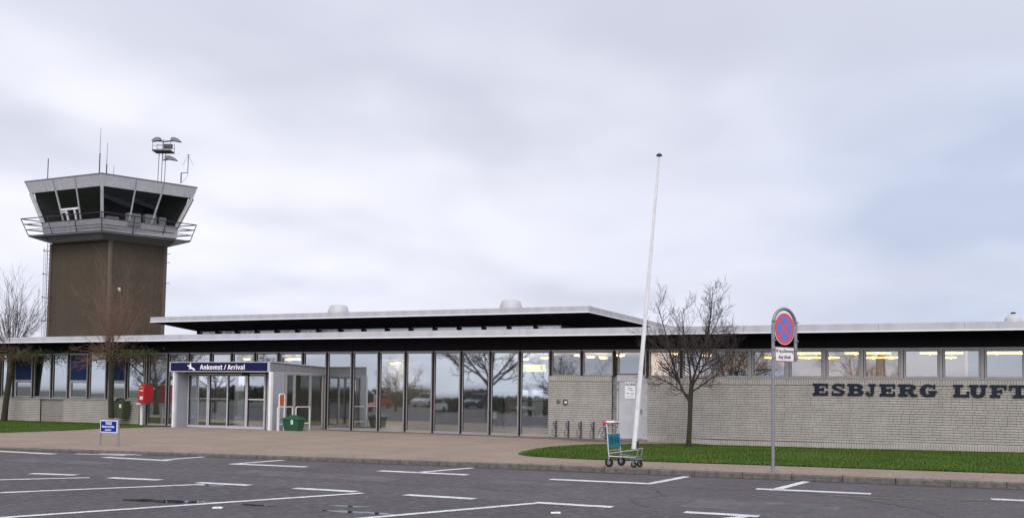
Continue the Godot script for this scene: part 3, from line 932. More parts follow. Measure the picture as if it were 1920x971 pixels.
	g.span(-20.1, -19.96, 3.87, 4.28, -17.0, -7.0); g.span(0.14, 0.28, 3.87, 4.28, -17.0, -7.0); g.span(-20.1, 0.28, 3.87, 4.6, -17.14, -17.0)
	part("clerestory_wall", g, M.cab_panel, b)
	var cx := [-20.05, -18.84, -17.6, -16.36, -15.12, -13.88, -12.63, -11.34, -10.05, -8.74, -7.45, -6.18, -4.92, -3.66, -2.41, -1.12, 0.2]
	for i in cx.size() - 1:
		var w := node_in("clerestory_window", b)
		g = G.new()
		var y0 := 4.30; var y1 := 4.60
		g.span(cx[i] + 0.05, cx[i + 1] - 0.05, y1 - 0.03, y1, -6.96, -6.84); g.span(cx[i] + 0.05, cx[i + 1] - 0.05, 4.282, 4.36, -6.96, -6.82)
		part("frame", g, M.alu_white, w)
		g = G.new()
		g.quad(Vector3(cx[i] + 0.05, 4.36, -6.9), Vector3(cx[i + 1] - 0.05, 4.36, -6.9), Vector3(cx[i + 1] - 0.05, y1, -6.9), Vector3(cx[i] + 0.05, y1, -6.9), Vector3.BACK)
		part("pane", g, M.glass_high, w)
	for x in cx:
		g = G.new()
		g.span(x - 0.045, x + 0.045, 4.282, 4.62, -7.0, -6.72)
		part("clerestory_post", g, M.dark_frame, b)
	g = G.new()
	g.span(-20.1, -20.0, 4.282, 4.62, -17.0, -7.0); g.span(0.18, 0.28, 4.282, 4.62, -17.0, -7.0)
	part("clerestory_side", g, M.dark_frame, b)
	# upper roof
	var ux0 := -21.6; var ux1 := 2.06; var uz1 := -5.0; var uz0 := -18.6
	var yb := 4.965; var yt := 5.235
	var q := node_in("upper_roof", b)
	g = G.new()
	var fx := ux0
	while fx < ux1 - 0.1:
		var e := minf(fx + 2.96, ux1)
		g.span(fx, e - 0.006, yb + 0.045, yt, uz1 - 0.05, uz1)
		fx = e
	var fz := uz1 - 0.052
	while fz > uz0 + 0.1:
		var e := maxf(fz - 2.7, uz0)
		g.span(ux1 - 0.05, ux1, yb + 0.045, yt, e + 0.006, fz)
		g.span(ux0, ux0 + 0.05, yb + 0.045, yt, e + 0.006, fz)
		fz = e
	part("fascia_board", g, M.fascia, q)
	g = G.new()
	g.span(ux0 - 0.01, ux1 + 0.012, yb, yb + 0.043, uz1 - 0.06, uz1 + 0.018)
	g.span(ux1 - 0.06, ux1 + 0.012, yb, yb + 0.043, uz0, uz1 - 0.062); g.span(ux0 - 0.01, ux0 + 0.06, yb, yb + 0.043, uz0, uz1 - 0.062)
	g.span(ux0, ux1, yb, yt, uz0 - 0.05, uz0 - 0.002)
	part("drip_edge", g, M.fascia_trim, q)
	g = G.new()
	var o := [Vector3(ux0 + 0.06, yb + 0.01, uz1 - 0.06), Vector3(ux1 - 0.06, yb + 0.01, uz1 - 0.06), Vector3(ux1 - 0.06, yb + 0.01, uz0), Vector3(ux0 + 0.06, yb + 0.01, uz0)]
	var n_ := [Vector3(-20.13, 4.6, -6.83), Vector3(0.31, 4.6, -6.83), Vector3(0.31, 4.6, -17.1), Vector3(-20.13, 4.6, -17.1)]
	for k in 4:
		g.face(o[k], o[(k + 1) % 4], n_[(k + 1) % 4], n_[k], Vector3(-10, 9, -12))
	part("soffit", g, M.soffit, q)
	g = G.new()
	for x in cx:
		g.bar(Vector3(x, 4.598, -6.8), Vector3(x, 4.955, -5.1), 0.03, 0.012)
	part("soffit_joints", g, M.soffit_joint, q).set_meta("kind", "stuff")
	g = G.new()
	g.span(ux0 + 0.06, ux1 - 0.06, 5.05, yt - 0.02, uz0, uz1 - 0.06)
	part("roof_felt", g, M.roof_felt, q)
	# roof domes
	for d in [Vector3(-12.26, 5.2, -8.0), Vector3(-2.84, 5.2, -8.0), Vector3(17.66, 3.85, -3.0)]:
		var right: bool = d.x > 10.0
		var dm := node_in("roof_dome", b)
		dm.position = d
		g = G.new()
		var k := 0.235 if right else 0.5
		var h := 0.57 if right else 0.69
		g.lathe([Vector2(k + 0.09, 0.0), Vector2(k + 0.02, h * 0.5), Vector2(k * 0.95, h * 0.72), Vector2(k * 0.87, h * 0.87), Vector2(k * 0.79, h * 0.93), Vector2(k * 0.68, h * 0.97), Vector2(k * 0.4, h * 0.995), Vector2(0.0, h)] if not right else [Vector2(0.3, 0), Vector2(0.28, 0.3), Vector2(0.25, 0.42), Vector2(0.17, 0.52), Vector2(0.08, 0.57), Vector2(0, 0.575)], Transform3D.IDENTITY, 28)
		part("shell", g, M.dome, dm)
		if right:
			g = G.new()
			g.lathe([Vector2(0.07, 0.56), Vector2(0.085, 0.6), Vector2(0.06, 0.63), Vector2(0, 0.635)], Transform3D.IDENTITY, 14)
			part("cap", g, M.steel_dark, dm)

func roof_edge(host: Node3D, X0: float, X1: float, zf: float, yb: float, yt: float, y_in: float, z_in: float, _s: float) -> void:
	var q := node_in("lower_eaves", host)
	var x := X0
	while x < X1 - 0.1:
		var e := minf(x + 2.42, X1)
		var g := G.new()
		g.bbox(Vector3((x + e) / 2, (yb + yt) / 2 + 0.02, zf - 0.025), Vector3(e - x - 0.006, yt - yb - 0.045, 0.05 + rng.randf_range(-0.002, 0.002)), 0.004)
		part("fascia_board", g, M.fascia, q)
		x = e
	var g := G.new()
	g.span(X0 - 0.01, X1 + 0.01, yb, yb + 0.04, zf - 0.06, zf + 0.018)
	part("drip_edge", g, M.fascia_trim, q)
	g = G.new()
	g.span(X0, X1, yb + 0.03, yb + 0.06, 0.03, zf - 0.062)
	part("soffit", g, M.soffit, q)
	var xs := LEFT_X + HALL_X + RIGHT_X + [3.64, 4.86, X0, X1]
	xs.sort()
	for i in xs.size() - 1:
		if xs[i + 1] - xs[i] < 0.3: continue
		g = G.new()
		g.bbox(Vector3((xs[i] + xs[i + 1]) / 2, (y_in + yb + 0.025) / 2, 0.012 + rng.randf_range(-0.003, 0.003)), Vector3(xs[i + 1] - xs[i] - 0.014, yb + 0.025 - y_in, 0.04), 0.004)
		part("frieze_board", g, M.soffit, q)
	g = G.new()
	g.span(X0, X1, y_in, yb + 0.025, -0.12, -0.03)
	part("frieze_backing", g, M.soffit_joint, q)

# ---------------------------------------------------------------- arrival porch
func build_porch() -> void:
	var b := thing("entrance_porch", "white framed glass entrance porch with sliding doors below the arrival sign", "porch")
	var zf := 3.3
	var xl := -12.47; var xr := -7.62
	var g := G.new()
	# roof slab with a sloping grey side fascia
	var ins := Vector3(-10, 2.5, 1.5)
	var A := [Vector3(xl, 2.30, zf - 0.02), Vector3(xr, 2.30, zf - 0.02), Vector3(xr, 2.665, zf - 0.02), Vector3(xl, 2.655, zf - 0.02)]
	var B := [Vector3(xl + 0.1, 2.28, 0.08), Vector3(-7.36, 2.30, 0.08), Vector3(-7.36, 2.545, 0.08), Vector3(xl + 0.1, 2.54, 0.08)]
	g.face(A[1], B[1], B[2], A[2], ins); g.face(A[0], B[0], B[3], A[3], ins)
	g.face(A[2], B[2], B[3], A[3], ins); g.face(A[0], A[1], B[1], B[0], ins); g.face(A[0], A[1], A[2], A[3], ins)
	part("canopy", g, M.porch_grey, b)
	g = G.new()
	g.bar(Vector3(xr + 0.03, 2.68, zf - 0.03), Vector3(-7.33, 2.56, 0.1), 0.05, 0.03)
	g.bar(Vector3(xr + 0.03, 2.29, zf - 0.03), Vector3(-7.33, 2.285, 0.1), 0.03, 0.02)
	g.bbox(Vector3(xr - 0.03, 2.48, zf), Vector3(0.09, 0.39, 0.07), 0.006)
	part("canopy_edge", g, M.alu_white, b)
	# posts
	var y0 := gy(-10, zf) - 0.1
	for s in [[xl + 0.19, xl + 0.27, zf - 0.02, zf + 0.03, "porch_post"], [-7.63, -7.52, zf - 0.05, zf + 0.02, "porch_post"]]:
		g = G.new()
		g.span(s[0], s[1], y0, 2.298, s[2] - 0.06, s[3])
		part(s[4], g, M.white_paint, b)
	g = G.new()
	g.span(-12.24, -12.14, y0, 2.298, zf - 0.8, zf - 0.085)
	part("side_panel", g, M.porch_white, b)
	g = G.new()
	g.face(Vector3(-7.53, y0, zf - 0.11), Vector3(-7.45, y0, zf - 0.72), Vector3(-7.45, 2.283, zf - 0.72), Vector3(-7.53, 2.29, zf - 0.11), Vector3(-10, 1, 2))
	g.face(Vector3(-7.63, y0, zf - 0.11), Vector3(-7.55, y0, zf - 0.72), Vector3(-7.55, 2.283, zf - 0.72), Vector3(-7.63, 2.29, zf - 0.11), Vector3(-5, 1, 2))
	g.face(Vector3(-7.45, y0, zf - 0.72), Vector3(-7.55, y0, zf - 0.72), Vector3(-7.55, 2.283, zf - 0.72), Vector3(-7.45, 2.283, zf - 0.72), Vector3(-7.5, 1, 3))
	part("side_panel", g, M.porch_white, b)
	# front doors: fixed, two sliding, fixed
	var zd := zf - 0.68
	var by := gy(-10, zd) + 0.01
	var panels := [[-12.12, -11.09, 0.0, "glass_panel"], [-11.07, -10.10, 0.0, "glass_panel"], [-10.08, -9.13, 0.09, "sliding_door"], [-9.12, -8.24, 0.09, "sliding_door"], [-8.22, -7.60, 0.0, "side_light"]]
	for p in panels:
		var w := node_in(p[3], b)
		var z: float = zd + p[2]
		g = G.new()
		g.span(p[0], p[1], 2.17, 2.24, z - 0.03, z + 0.03); g.span(p[0], p[1], by, by + 0.09, z - 0.03, z + 0.03)
		g.span(p[0], p[0] + 0.05, by + 0.09, 2.17, z - 0.03, z + 0.03); g.span(p[1] - 0.06, p[1], by + 0.09, 2.17, z - 0.03, z + 0.03)
		part("frame", g, M.alu_white, w)
		g = G.new()
		g.span(p[0] + 0.05, p[0] + 0.09, by + 0.09, 2.17, z - 0.02, z + 0.02); g.span(p[0] + 0.09, p[1] - 0.06, 2.14, 2.17, z - 0.02, z + 0.02)
		part("gasket", g, M.gasket, w)
		g = G.new()
		g.quad(Vector3(p[0] + 0.05, by + 0.09, z), Vector3(p[1] - 0.06, by + 0.09, z), Vector3(p[1] - 0.06, 2.17, z), Vector3(p[0] + 0.05, 2.17, z), Vector3.BACK)
		part("pane", g, M.glass, w)
		if p[3] == "sliding_door" and p[0] > -9.5 or p[3] == "glass_panel":
			g = G.new()
			var sx: float = p[0] + 0.07
			while sx < p[1] - 0.1:
				g.box(Vector3(sx + 0.03, 1.245, z + 0.004), Vector3(0.045, 0.045, 0.004))
				sx += 0.075
			part("safety_dots", g, M.letter_white if p[0] > -9.5 else M.ink_grey, w).set_meta("kind", "stuff")
	g = G.new()
	g.span(-12.12, -7.64, 2.242, 2.298, zd - 0.08, zd + 0.14)
	part("door_track", g, M.dark_frame, b)
	g = G.new()
	g.bbox(Vector3(-9.12, 2.2, zd + 0.2), Vector3(0.3, 0.06, 0.1), 0.01)
	part("door_sensor", g, M.gasket, b)
	g = G.new()
	g.span(-12.3, -7.4, by - 0.15, by - 0.003, 0.2, zf + 0.05)
	part("threshold", g, M.concrete, b)
	# glass right side
	var sz := [2.56, 2.02, 0.98, 0.12]
	for i in 3:
		var w := node_in("side_window", b)
		var xa := -7.42; var za: float = sz[i]; var zb: float = sz[i + 1]
		g = G.new()
		g.span(xa - 0.03, xa + 0.03, 2.2, 2.275, zb, za); g.span(xa - 0.03, xa + 0.03, by - 0.1, by + 0.12, zb, za)
		g.span(xa - 0.03, xa + 0.035, by + 0.12, 2.2, za - 0.05, za); g.span(xa - 0.03, xa + 0.035, by + 0.12, 2.2, zb, zb + 0.05)
		part("frame", g, M.alu, w)
		g = G.new()
		g.quad(Vector3(xa, by + 0.12, zb + 0.05), Vector3(xa, by + 0.12, za - 0.05), Vector3(xa, 2.2, za - 0.05), Vector3(xa, 2.2, zb + 0.05), Vector3.RIGHT)
		part("pane", g, M.glass_cab, w)
	for i in 3:
		var w := node_in("side_window", b)
		var xa := -12.2; var za: float = sz[i]; var zb: float = sz[i + 1]
		g = G.new()
		g.span(xa - 0.03, xa + 0.03, 2.2, 2.275, zb, za); g.span(xa - 0.03, xa + 0.03, by - 0.1, by + 0.12, zb, za)
		g.span(xa - 0.03, xa + 0.03, by + 0.12, 2.2, za - 0.05, za); g.span(xa - 0.03, xa + 0.03, by + 0.12, 2.2, zb, zb + 0.05)
		part("frame", g, M.alu, w)
		g = G.new()
		g.quad(Vector3(xa, by + 0.12, zb + 0.05), Vector3(xa, by + 0.12, za - 0.05), Vector3(xa, 2.2, za - 0.05), Vector3(xa, 2.2, zb + 0.05), Vector3.LEFT)
		part("pane", g, M.glass_cab, w)
	# the sign over the doors
	var s := thing("arrival_sign", "long navy sign with white arriving plane and lettering over the entrance", "sign", Vector3((xl + xr) / 2, 2.48, zf))
	var half := (xr - xl) / 2 - 0.09
	g = G.new()
	g.bbox(Vector3(0, 0, 0.02), Vector3(half * 2, 0.33, 0.06), 0.006)
	part("panel", g, M.sign_navy, s)
	g = G.new()
	g.span(-half - 0.045, half + 0.03, 0.166, 0.195, -0.02, 0.06); g.span(-half - 0.045, half + 0.03, -0.195, -0.166, -0.02, 0.06); g.span(-half - 0.045, -half - 0.002, -0.166, 0.166, -0.02, 0.06)
	part("frame", g, M.alu_white, s)
	text_part("lettering", "Ankomst / Arrival", sans(0.9), Vector3(-0.86, -0.01, 0.051), 2.16, 0.2, M.letter_white, s, 0.01)
	g = G.new()
	var at_ := Transform3D(Basis.IDENTITY, Vector3(-1.3, -0.01, 0.05))
	g.prism(PackedVector2Array([Vector2(-0.2, 0.085), Vector2(-0.16, 0.03), Vector2(0.13, -0.125), Vector2(0.19, -0.125), Vector2(0.2, -0.085), Vector2(0.16, -0.06), Vector2(-0.14, 0.075)]), 0, 0.008, at_)
	g.prism(PackedVector2Array([Vector2(0.0, 0.03), Vector2(-0.02, 0.15), Vector2(-0.065, 0.15), Vector2(-0.09, 0.02)]), 0, 0.0095, at_)
	g.prism(PackedVector2Array([Vector2(-0.01, -0.02), Vector2(-0.13, -0.07), Vector2(-0.1, -0.085), Vector2(0.07, -0.06)]), 0, 0.009, at_)
	part("plane_symbol", g, M.letter_white, s)

func sans(bold: float) -> FontVariation:
	var f := SystemFont.new(); f.font_names = PackedStringArray(["Droid Sans"]); f.font_weight = 700
	var v := FontVariation.new(); v.base_font = f; v.variation_transform = Transform2D.IDENTITY
	return v

func serif(bold: float) -> FontVariation:
	var f := SystemFont.new(); f.font_names = PackedStringArray(["Droid Serif"]); f.font_weight = 700
	var v := FontVariation.new(); v.base_font = f; v.variation_transform = Transform2D.IDENTITY
	return v

# lettering scaled to an exact width (and height of the ink) and set by its left end and middle
func text_part(called: String, what: String, font: Font, at: Vector3, width: float, height: float, m: Material, parent: Node3D, depth := 0.01, q := Basis.IDENTITY) -> MeshInstance3D:
	var t := TextMesh.new()
	t.text = what; t.font = font; t.font_size = 64; t.pixel_size = 0.01; t.depth = 0.05; t.curve_step = 1.0
	var box := t.get_aabb()
	var o := part(called, t, m, parent)
	var sc := Vector3(width / box.size.x, height / box.size.y, depth / box.size.z)
	var c := box.get_center()
	var basis_ := q * Basis.from_scale(sc)
	o.transform = Transform3D(basis_, at + q * Vector3(width / 2, 0, depth / 2) - basis_ * c)
	return o

# ---------------------------------------------------------------- control tower
func ring(y: float, C: Vector2, A: Vector2, B: Vector2) -> Array:
	var D := A + B - C
	return [Vector3(A.x, y, A.y), Vector3(C.x, y, C.y), Vector3(B.x, y, B.y), Vector3(D.x, y, D.y)]

func band(g: G, lo: Array, hi: Array) -> void:
	var m := Vector3.ZERO
	for p in lo: m += p / 4.0
	for k in 4:
		g.face(lo[k], lo[(k + 1) % 4], hi[(k + 1) % 4], hi[k], m)

func cap(g: G, r: Array, nn: Vector3) -> void:
	g.quad(r[0], r[1], r[2], r[3], nn)

func build_tower() -> void:
	var t := thing("control_tower", "brown ribbed control tower with flared glass cab and railed balcony", "tower")
	var top := ring(15.52, Vector2(-35.09, -14.28), Vector2(-42.27, -14.39), Vector2(-32.45, -20.24))
	var fas := ring(14.81, Vector2(-35.29, -14.50), Vector2(-42.1, -14.69), Vector2(-32.68, -20.13))
	var sill := ring(12.85, Vector2(-35.89, -15.15), Vector2(-41.65, -15.35), Vector2(-33.79, -19.95))
	var par := ring(12.01, Vector2(-35.97, -15.26), Vector2(-41.4, -15.40), Vector2(-33.78, -19.75))
	var cor := ring(11.55, Vector2(-36.45, -15.85), Vector2(-41.55, -15.95), Vector2(-35.05, -20.35))
	var g := G.new()
	band(g, fas, top); cap(g, top, Vector3.UP)
	part("roof_fascia", g, M.cab_panel, t)
	g = G.new()
	for f in [[0, 1], [1, 2]]:
		var a: Vector3 = top[f[0]]; var b: Vector3 = top[f[1]]; var c: Vector3 = fas[f[0]]; var d: Vector3 = fas[f[1]]
		for k in ([0.37, 0.66] if f[0] == 0 else [0.35, 0.64]):
			g.bar(a.lerp(b, k) + Vector3(0.01, 0, 0.02), c.lerp(d, k) + Vector3(0.01, 0, 0.02), 0.04, 0.03)
	part("fascia_joints", g, M.cab_grey, t).set_meta("kind", "stuff")
	g = G.new()
	var up := []
	for p in top: up.append(p + Vector3(0, 0.09, 0))
	var rim := []
	var mid := Vector3.ZERO
	for p in top: mid += p / 4.0
	for p in up: rim.append(p + (p - mid) * Vector3(0.006, 0, 0.006))
	band(g, top.map(func(p): return p + (p - mid) * Vector3(0.006, 0, 0.006) + Vector3(0, 0.004, 0)), rim); cap(g, rim, Vector3.UP)
	part("roof_edge", g, M.steel_mid, t)
	g = G.new()
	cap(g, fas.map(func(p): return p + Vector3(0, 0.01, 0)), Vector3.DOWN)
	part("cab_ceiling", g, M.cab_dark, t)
	# cab glazing: posts lean out with the glass
	for f in 4:
		var a0: Vector3 = sill[f]; var b0: Vector3 = sill[(f + 1) % 4]; var a1: Vector3 = fas[f]; var b1: Vector3 = fas[(f + 1) % 4]
		var ks: Array = [0.0, 0.37, 0.66, 1.0] if f == 0 else [0.0, 0.35, 0.64, 1.0]
		for i in 3:
			g = G.new()
			var ins := Vector3(-37, 13.5, -17.5)
			g.face(a0.lerp(b0, ks[i]), a0.lerp(b0, ks[i + 1]), a1.lerp(b1, ks[i + 1]), a1.lerp(b1, ks[i]), ins)
			part("cab_window", g, M.glass_cab, t)
			if i < 2:
				g = G.new()
				g.bar(a0.lerp(b0, ks[i + 1]), a1.lerp(b1, ks[i + 1]), 0.075, 0.1)
				part("cab_mullion", g, M.cab_panel, t)
		g = G.new()
		g.bar(a0.lerp(Vector3(-37, a0.y, -17.5), 0.02), a1.lerp(Vector3(-37, a1.y, -17.5), 0.015), 0.19, 0.24)
		part("corner_post", g, M.cab_panel, t)
	for f in [2, 3]:
		g = G.new()
		var i0: Vector3 = (sill[f] as Vector3).lerp(mid, 0.03); var i1: Vector3 = (sill[(f + 1) % 4] as Vector3).lerp(mid, 0.03)
		var k0: Vector3 = (fas[f] as Vector3).lerp(mid, 0.06); var k1: Vector3 = (fas[(f + 1) % 4] as Vector3).lerp(mid, 0.06)
		g.face(Vector3(i0.x, 12.3, i0.z), Vector3(i1.x, 12.3, i1.z), Vector3(k1.x, 14.8, k1.z), Vector3(k0.x, 14.8, k0.z), Vector3(-37, 13.5, -17.5))
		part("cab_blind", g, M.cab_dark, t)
	# low frame behind the left glass
	g = G.new()
	var L := func(k: float, h: float) -> Vector3: return (sill[0] as Vector3).lerp(sill[1], k).lerp((fas[0] as Vector3).lerp(fas[1], k), h) + Vector3(0.0, 0, 0.08)
	g.bar(L.call(0.40, 0.36), L.call(0.66, 0.36), 0.1, 0.12)
	g.bar(L.call(0.40, 0.28), L.call(0.48, 0.28), 0.08, 0.08)
	for k in [0.47, 0.6]:
		g.bar(L.call(k, 0.0), L.call(k, 0.34), 0.12, 0.1)
	part("vent_frame", g, M.white_paint, t)
	# spandrel in two boards, corbel, floor
	g = G.new()
	var mids := []
	for k in 4: mids.append((sill[k] as Vector3).lerp(par[k], 0.45))
	band(g, mids, sill)
	part("spandrel", g, M.cab_grey, t)
	g = G.new()
	var m2 := mids.map(func(p): return p + (p - mid) * Vector3(0.012, 0, 0.012))
	var p2 := par.map(func(p): return p + (p - mid) * Vector3(0.012, 0, 0.012))
	band(g, p2, m2); cap(g, m2, Vector3.UP)
	part("spandrel", g, M.cab_grey, t)
	g = G.new()
	band(g, cor, par); cap(g, cor, Vector3.DOWN)
	part("corbel", g, M.corbel, t)
	g = G.new()
	cap(g, sill.map(func(p): return p - Vector3(0, 0.6, 0)), Vector3.UP)
	part("cab_floor", g, M.cab_dark, t)
	# consoles in the cab
	g = G.new()
	for q in [[-35.2, -17.2, 0.9, 0.9], [-34.9, -18.4, 0.8, 1.0], [-36.3, -16.4, 0.8, 0.6], [-34.6, -19.2, 0.5, 0.9]]:
		g.bbox(Vector3(q[0], 12.6 + q[3] * 0.4, q[1]), Vector3(q[2], q[3], 0.5), 0.03, Basis(Vector3.UP, 1.2))
	part("console", g, M.cab_desk, t)
	g = G.new()
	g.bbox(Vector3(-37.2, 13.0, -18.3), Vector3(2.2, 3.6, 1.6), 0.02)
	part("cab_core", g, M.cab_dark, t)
	# ribbed shaft
	var sh_top := [Vector2(-41.86, -16.45), Vector2(-36.36, -16.43), Vector2(-35.20, -20.28), Vector2(-40.7, -20.3)]
	var sh := [Vector2(-42.05, -16.5), Vector2(-36.46, -16.55), Vector2(-35.28, -20.2), Vector2(-40.9, -20.2)]
	g = G.new()
	var cc := Vector2(-38.6, -18.4)
	for f in 4:
		var a: Vector2 = sh[f]; var b: Vector2 = sh[(f + 1) % 4]
		var at: Vector2 = sh_top[f]; var bt: Vector2 = sh_top[(f + 1) % 4]
		var m := int(a.distance_to(b) / 0.145)
		var nn := Vector2((b - a).y, -(b - a).x).normalized()
		if nn.dot((a + b) / 2 - cc) < 0: nn = -nn
		for i in m:
			for seg in [[0.0, 0.5, 0.022, 0.022], [0.5, 0.62, 0.022, 0.0], [0.62, 0.88, 0.0, 0.0], [0.88, 1.0, 0.0, 0.022]]:
				var t0: float = (i + seg[0]) / m; var t1: float = (i + seg[1]) / m
				var p0: Vector2 = a.lerp(b, t0) + nn * seg[2]; var p1: Vector2 = a.lerp(b, t1) + nn * seg[3]
				var q0: Vector2 = at.lerp(bt, t0) + nn * seg[2]; var q1: Vector2 = at.lerp(bt, t1) + nn * seg[3]
				g.face(Vector3(p0.x, -0.3, p0.y), Vector3(p1.x, -0.3, p1.y), Vector3(q1.x, 11.6, q1.y), Vector3(q0.x, 11.6, q0.y), Vector3(cc.x, 6, cc.y))
	part("ribbed_shaft", g, M.tower_brown, t)
	g = G.new()
	for f in 4:
		g.bar(Vector3(sh[f].x, -0.3, sh[f].y), Vector3(sh_top[f].x, 11.58, sh_top[f].y), 0.2, 0.2)
	part("corner_trim", g, M.tower_trim, t)
	g = G.new()
	g.bbox(Vector3(-36.18, 8.3, -17.1), Vector3(0.12, 0.22, 0.16), 0.02)
	g.rod(Vector3(-36.1, 8.35, -17.0), Vector3(-35.9, 8.2, -16.9), 0.07)
	part("wall_lamp", g, M.white_paint, t)
	# balcony: deck, outward-leaning railing
	var rb := ring(11.96, Vector2(-35.82, -15.12), Vector2(-42.45, -15.0), Vector2(-33.5, -20.85))
	var rt := ring(13.12, Vector2(-35.34, -14.62), Vector2(-42.95, -14.75), Vector2(-33.15, -21.05))
	g = G.new()
	for e in [0, 2]:
		var tip: Vector3 = rb[e] - Vector3(0, 0.06, 0)
		var o1: Vector3 = (par[e] as Vector3).lerp(par[3], 0.9) - Vector3(0, 0.06, 0)
		var o2: Vector3 = rb[3] - Vector3(0, 0.06, 0)
		var c1: Vector3 = cor[e]; var c2: Vector3 = cor[3]
		g.face(tip, o2, c2, c1, Vector3(-37.5, 12.5, -17.5))
		g.tri(tip, par[e] - Vector3(0, 0.06, 0), c1, Vector3(0.3, -0.3, 0.9))
	g.face(rb[3] - Vector3(0, 0.06, 0), rb[2] - Vector3(0, 0.06, 0), cor[2], cor[3], Vector3(-37.5, 12.5, -17.5))
	part("balcony_underside", g, M.corbel, t)
	g = G.new()
	band(g, rb.map(func(p): return p - Vector3(0, 0.06, 0)), rb); cap(g, rb, Vector3.UP)
	part("balcony_deck", g, M.steel_mid, t)
	var rail := node_in("balcony_railing", t)
	for h in [0.02, 0.36, 0.68, 1.0]:
		g = G.new()
		var r := []
		for k in 4: r.append((rb[k] as Vector3).lerp(rt[k], h))
		for k in 4: g.rod(r[k], r[(k + 1) % 4], 0.035 if h == 1.0 else 0.025, 6)
		part("rail", g, M.steel_dark, rail)
	for k in 4:
		var nk: int = 3
		for i in nk:
			g = G.new()
			var s := float(i) / nk
			g.rod((rb[k] as Vector3).lerp(rb[(k + 1) % 4], s), (rt[k] as Vector3).lerp(rt[(k + 1) % 4], s), 0.03, 6)
			part("stanchion", g, M.steel_dark, rail)
	# brackets at the two outer ends of the walkway
	for e in [[0, 3, -1], [2, 3, 1]]:
		for h in [0.05, 0.36, 0.7]:
			g = G.new()
			var a: Vector3 = (rb[e[0]] as Vector3).lerp(rt[e[0]], h); var b: Vector3 = (rb[e[1]] as Vector3).lerp(rt[e[1]], h + 0.3)
			g.rod(a, a.lerp(b, 0.45), 0.025, 6)
			part("brace", g, M.steel_dark, rail)
	# caged ladder on the left
	var lad := node_in("ladder", t)
	g = G.new()
	var lx := -42.28
	for dz in [-0.2, 0.2]:
		g.rod(Vector3(lx + 0.3, 0.0, -16.4 + dz), Vector3(lx + 0.3, 11.6, -16.4 + dz), 0.025, 6)
	for k in 38: g.rod(Vector3(lx + 0.3, 0.3 + k * 0.3, -16.6), Vector3(lx + 0.3, 0.3 + k * 0.3, -16.2), 0.014, 5)
	part("rungs", g, M.steel_mid, lad)
	for k in 6:
		g = G.new()
		var y := 3.0 + k * 1.62
		var pts := []
		for i in 13:
			var a := PI * i / 12
			pts.append(Vector3(lx + 0.28 - sin(a) * 0.42, y, -16.4 + cos(a) * 0.42))
		g.tube(pts, pts.map(func(_p): return 0.022), 6)
		g.rod(Vector3(lx + 0.28, y, -16.4), Vector3(lx + 0.62, y, -16.4), 0.022, 6)
		part("cage_hoop", g, M.steel_dark, lad)
	g = G.new()
	for a in [0.5, 1.57, 2.6]:
		g.rod(Vector3(lx + 0.28 - sin(a) * 0.36, 2.9, -16.4 + cos(a) * 0.36), Vector3(lx + 0.28 - sin(a) * 0.36, 11.3, -16.4 + cos(a) * 0.36), 0.014, 5)
	part("cage_bars", g, M.steel_mid, lad)
	g = G.new()
	for y in [11.05, 10.45, 9.0]:
		g.rod(Vector3(-35.2, y, -20.2), Vector3(-34.75, y, -20.3), 0.02, 6)
	part("brackets", g, M.steel_dark, t)

	# things standing on the tower roof
	for q in [[Vector3(-40.76, 15.6, -14.95), 1.55, 0.0, "short plain rod aerial at the left end of the tower roof"], [Vector3(-36.75, 15.6, -15.63), 3.45, 0.5, "tallest rod aerial, at the front corner of the tower roof"], [Vector3(-37.11, 15.6, -16.58), 2.7, 0.45, "medium rod aerial just right of the tallest aerial"], [Vector3(-36.70, 15.6, -16.8), 1.15, 0.1, "shortest thin rod aerial behind the tower's front corner"]]:
		var a := thing("rod_aerial", q[3], "aerial", q[0], "rod aerials on the tower roof")
		g = G.new()
		var H: float = q[1]
		if q[2] > 0:
			g.rod(Vector3.ZERO, Vector3(0.01, H * q[2], 0), 0.04, 6)
			part("base_tube", g, M.steel_dark, a)
			g = G.new()
			g.tube([Vector3(0.01, H * q[2], 0), Vector3(0.03, H, 0)], [0.022, 0.012], 5)
			part("whip", g, M.steel_mid, a)
		else:
			g.rod(Vector3.ZERO, Vector3(0.01, H, 0), 0.032, 6)
			part("whip", g, M.steel_dark, a)
	var fm := thing("floodlight_mast", "three-legged mast with a small platform and floodlights on the tower roof", "floodlight mast", Vector3(-33.7, 15.5, -18.15))
	g = G.new()
	for p in [Vector3(-0.27, 0.05, 0.07), Vector3(-0.05, 0, -0.02), Vector3(0.16, 0, -0.1)]:
		g.rod(p, p + Vector3(0.07, 2.2, 0), 0.025, 6)
	part("legs", g, M.steel_mid, fm)
	var side := Vector3(0.91, 0, -0.41)
	var back := Vector3(-0.41, 0, -0.91)
	g = G.new()
	var fb := Basis(side, Vector3.UP, -back)
	g.box(Vector3(0.1, 2.22, 0), Vector3(1.25, 0.08, 0.9), fb)
	part("platform", g, M.steel_dark, fm)
	g = G.new()
	for s1 in [-0.6, 0.6]:
		for s2 in [-0.42, 0.42]:
			var p: Vector3 = Vector3(0.1, 2.25, 0) + side * s1 + back * s2
			g.rod(p, p + Vector3(0, 0.55, 0), 0.018, 5)
	for h in [0.28, 0.55]:
		for s2 in [-0.42, 0.42]:
			g.rod(Vector3(0.1, 2.25 + h, 0) + side * -0.6 + back * s2, Vector3(0.1, 2.25 + h, 0) + side * 0.6 + back * s2, 0.016, 5)
	part("guard_rail", g, M.steel_mid, fm)
	g = G.new()
	g.box(Vector3(0.1, 2.55, 0) + side * 0.35 - back * 0.1, Vector3(0.55, 0.3, 0.2), fb)
	part("gear_box", g, M.steel_dark, fm)
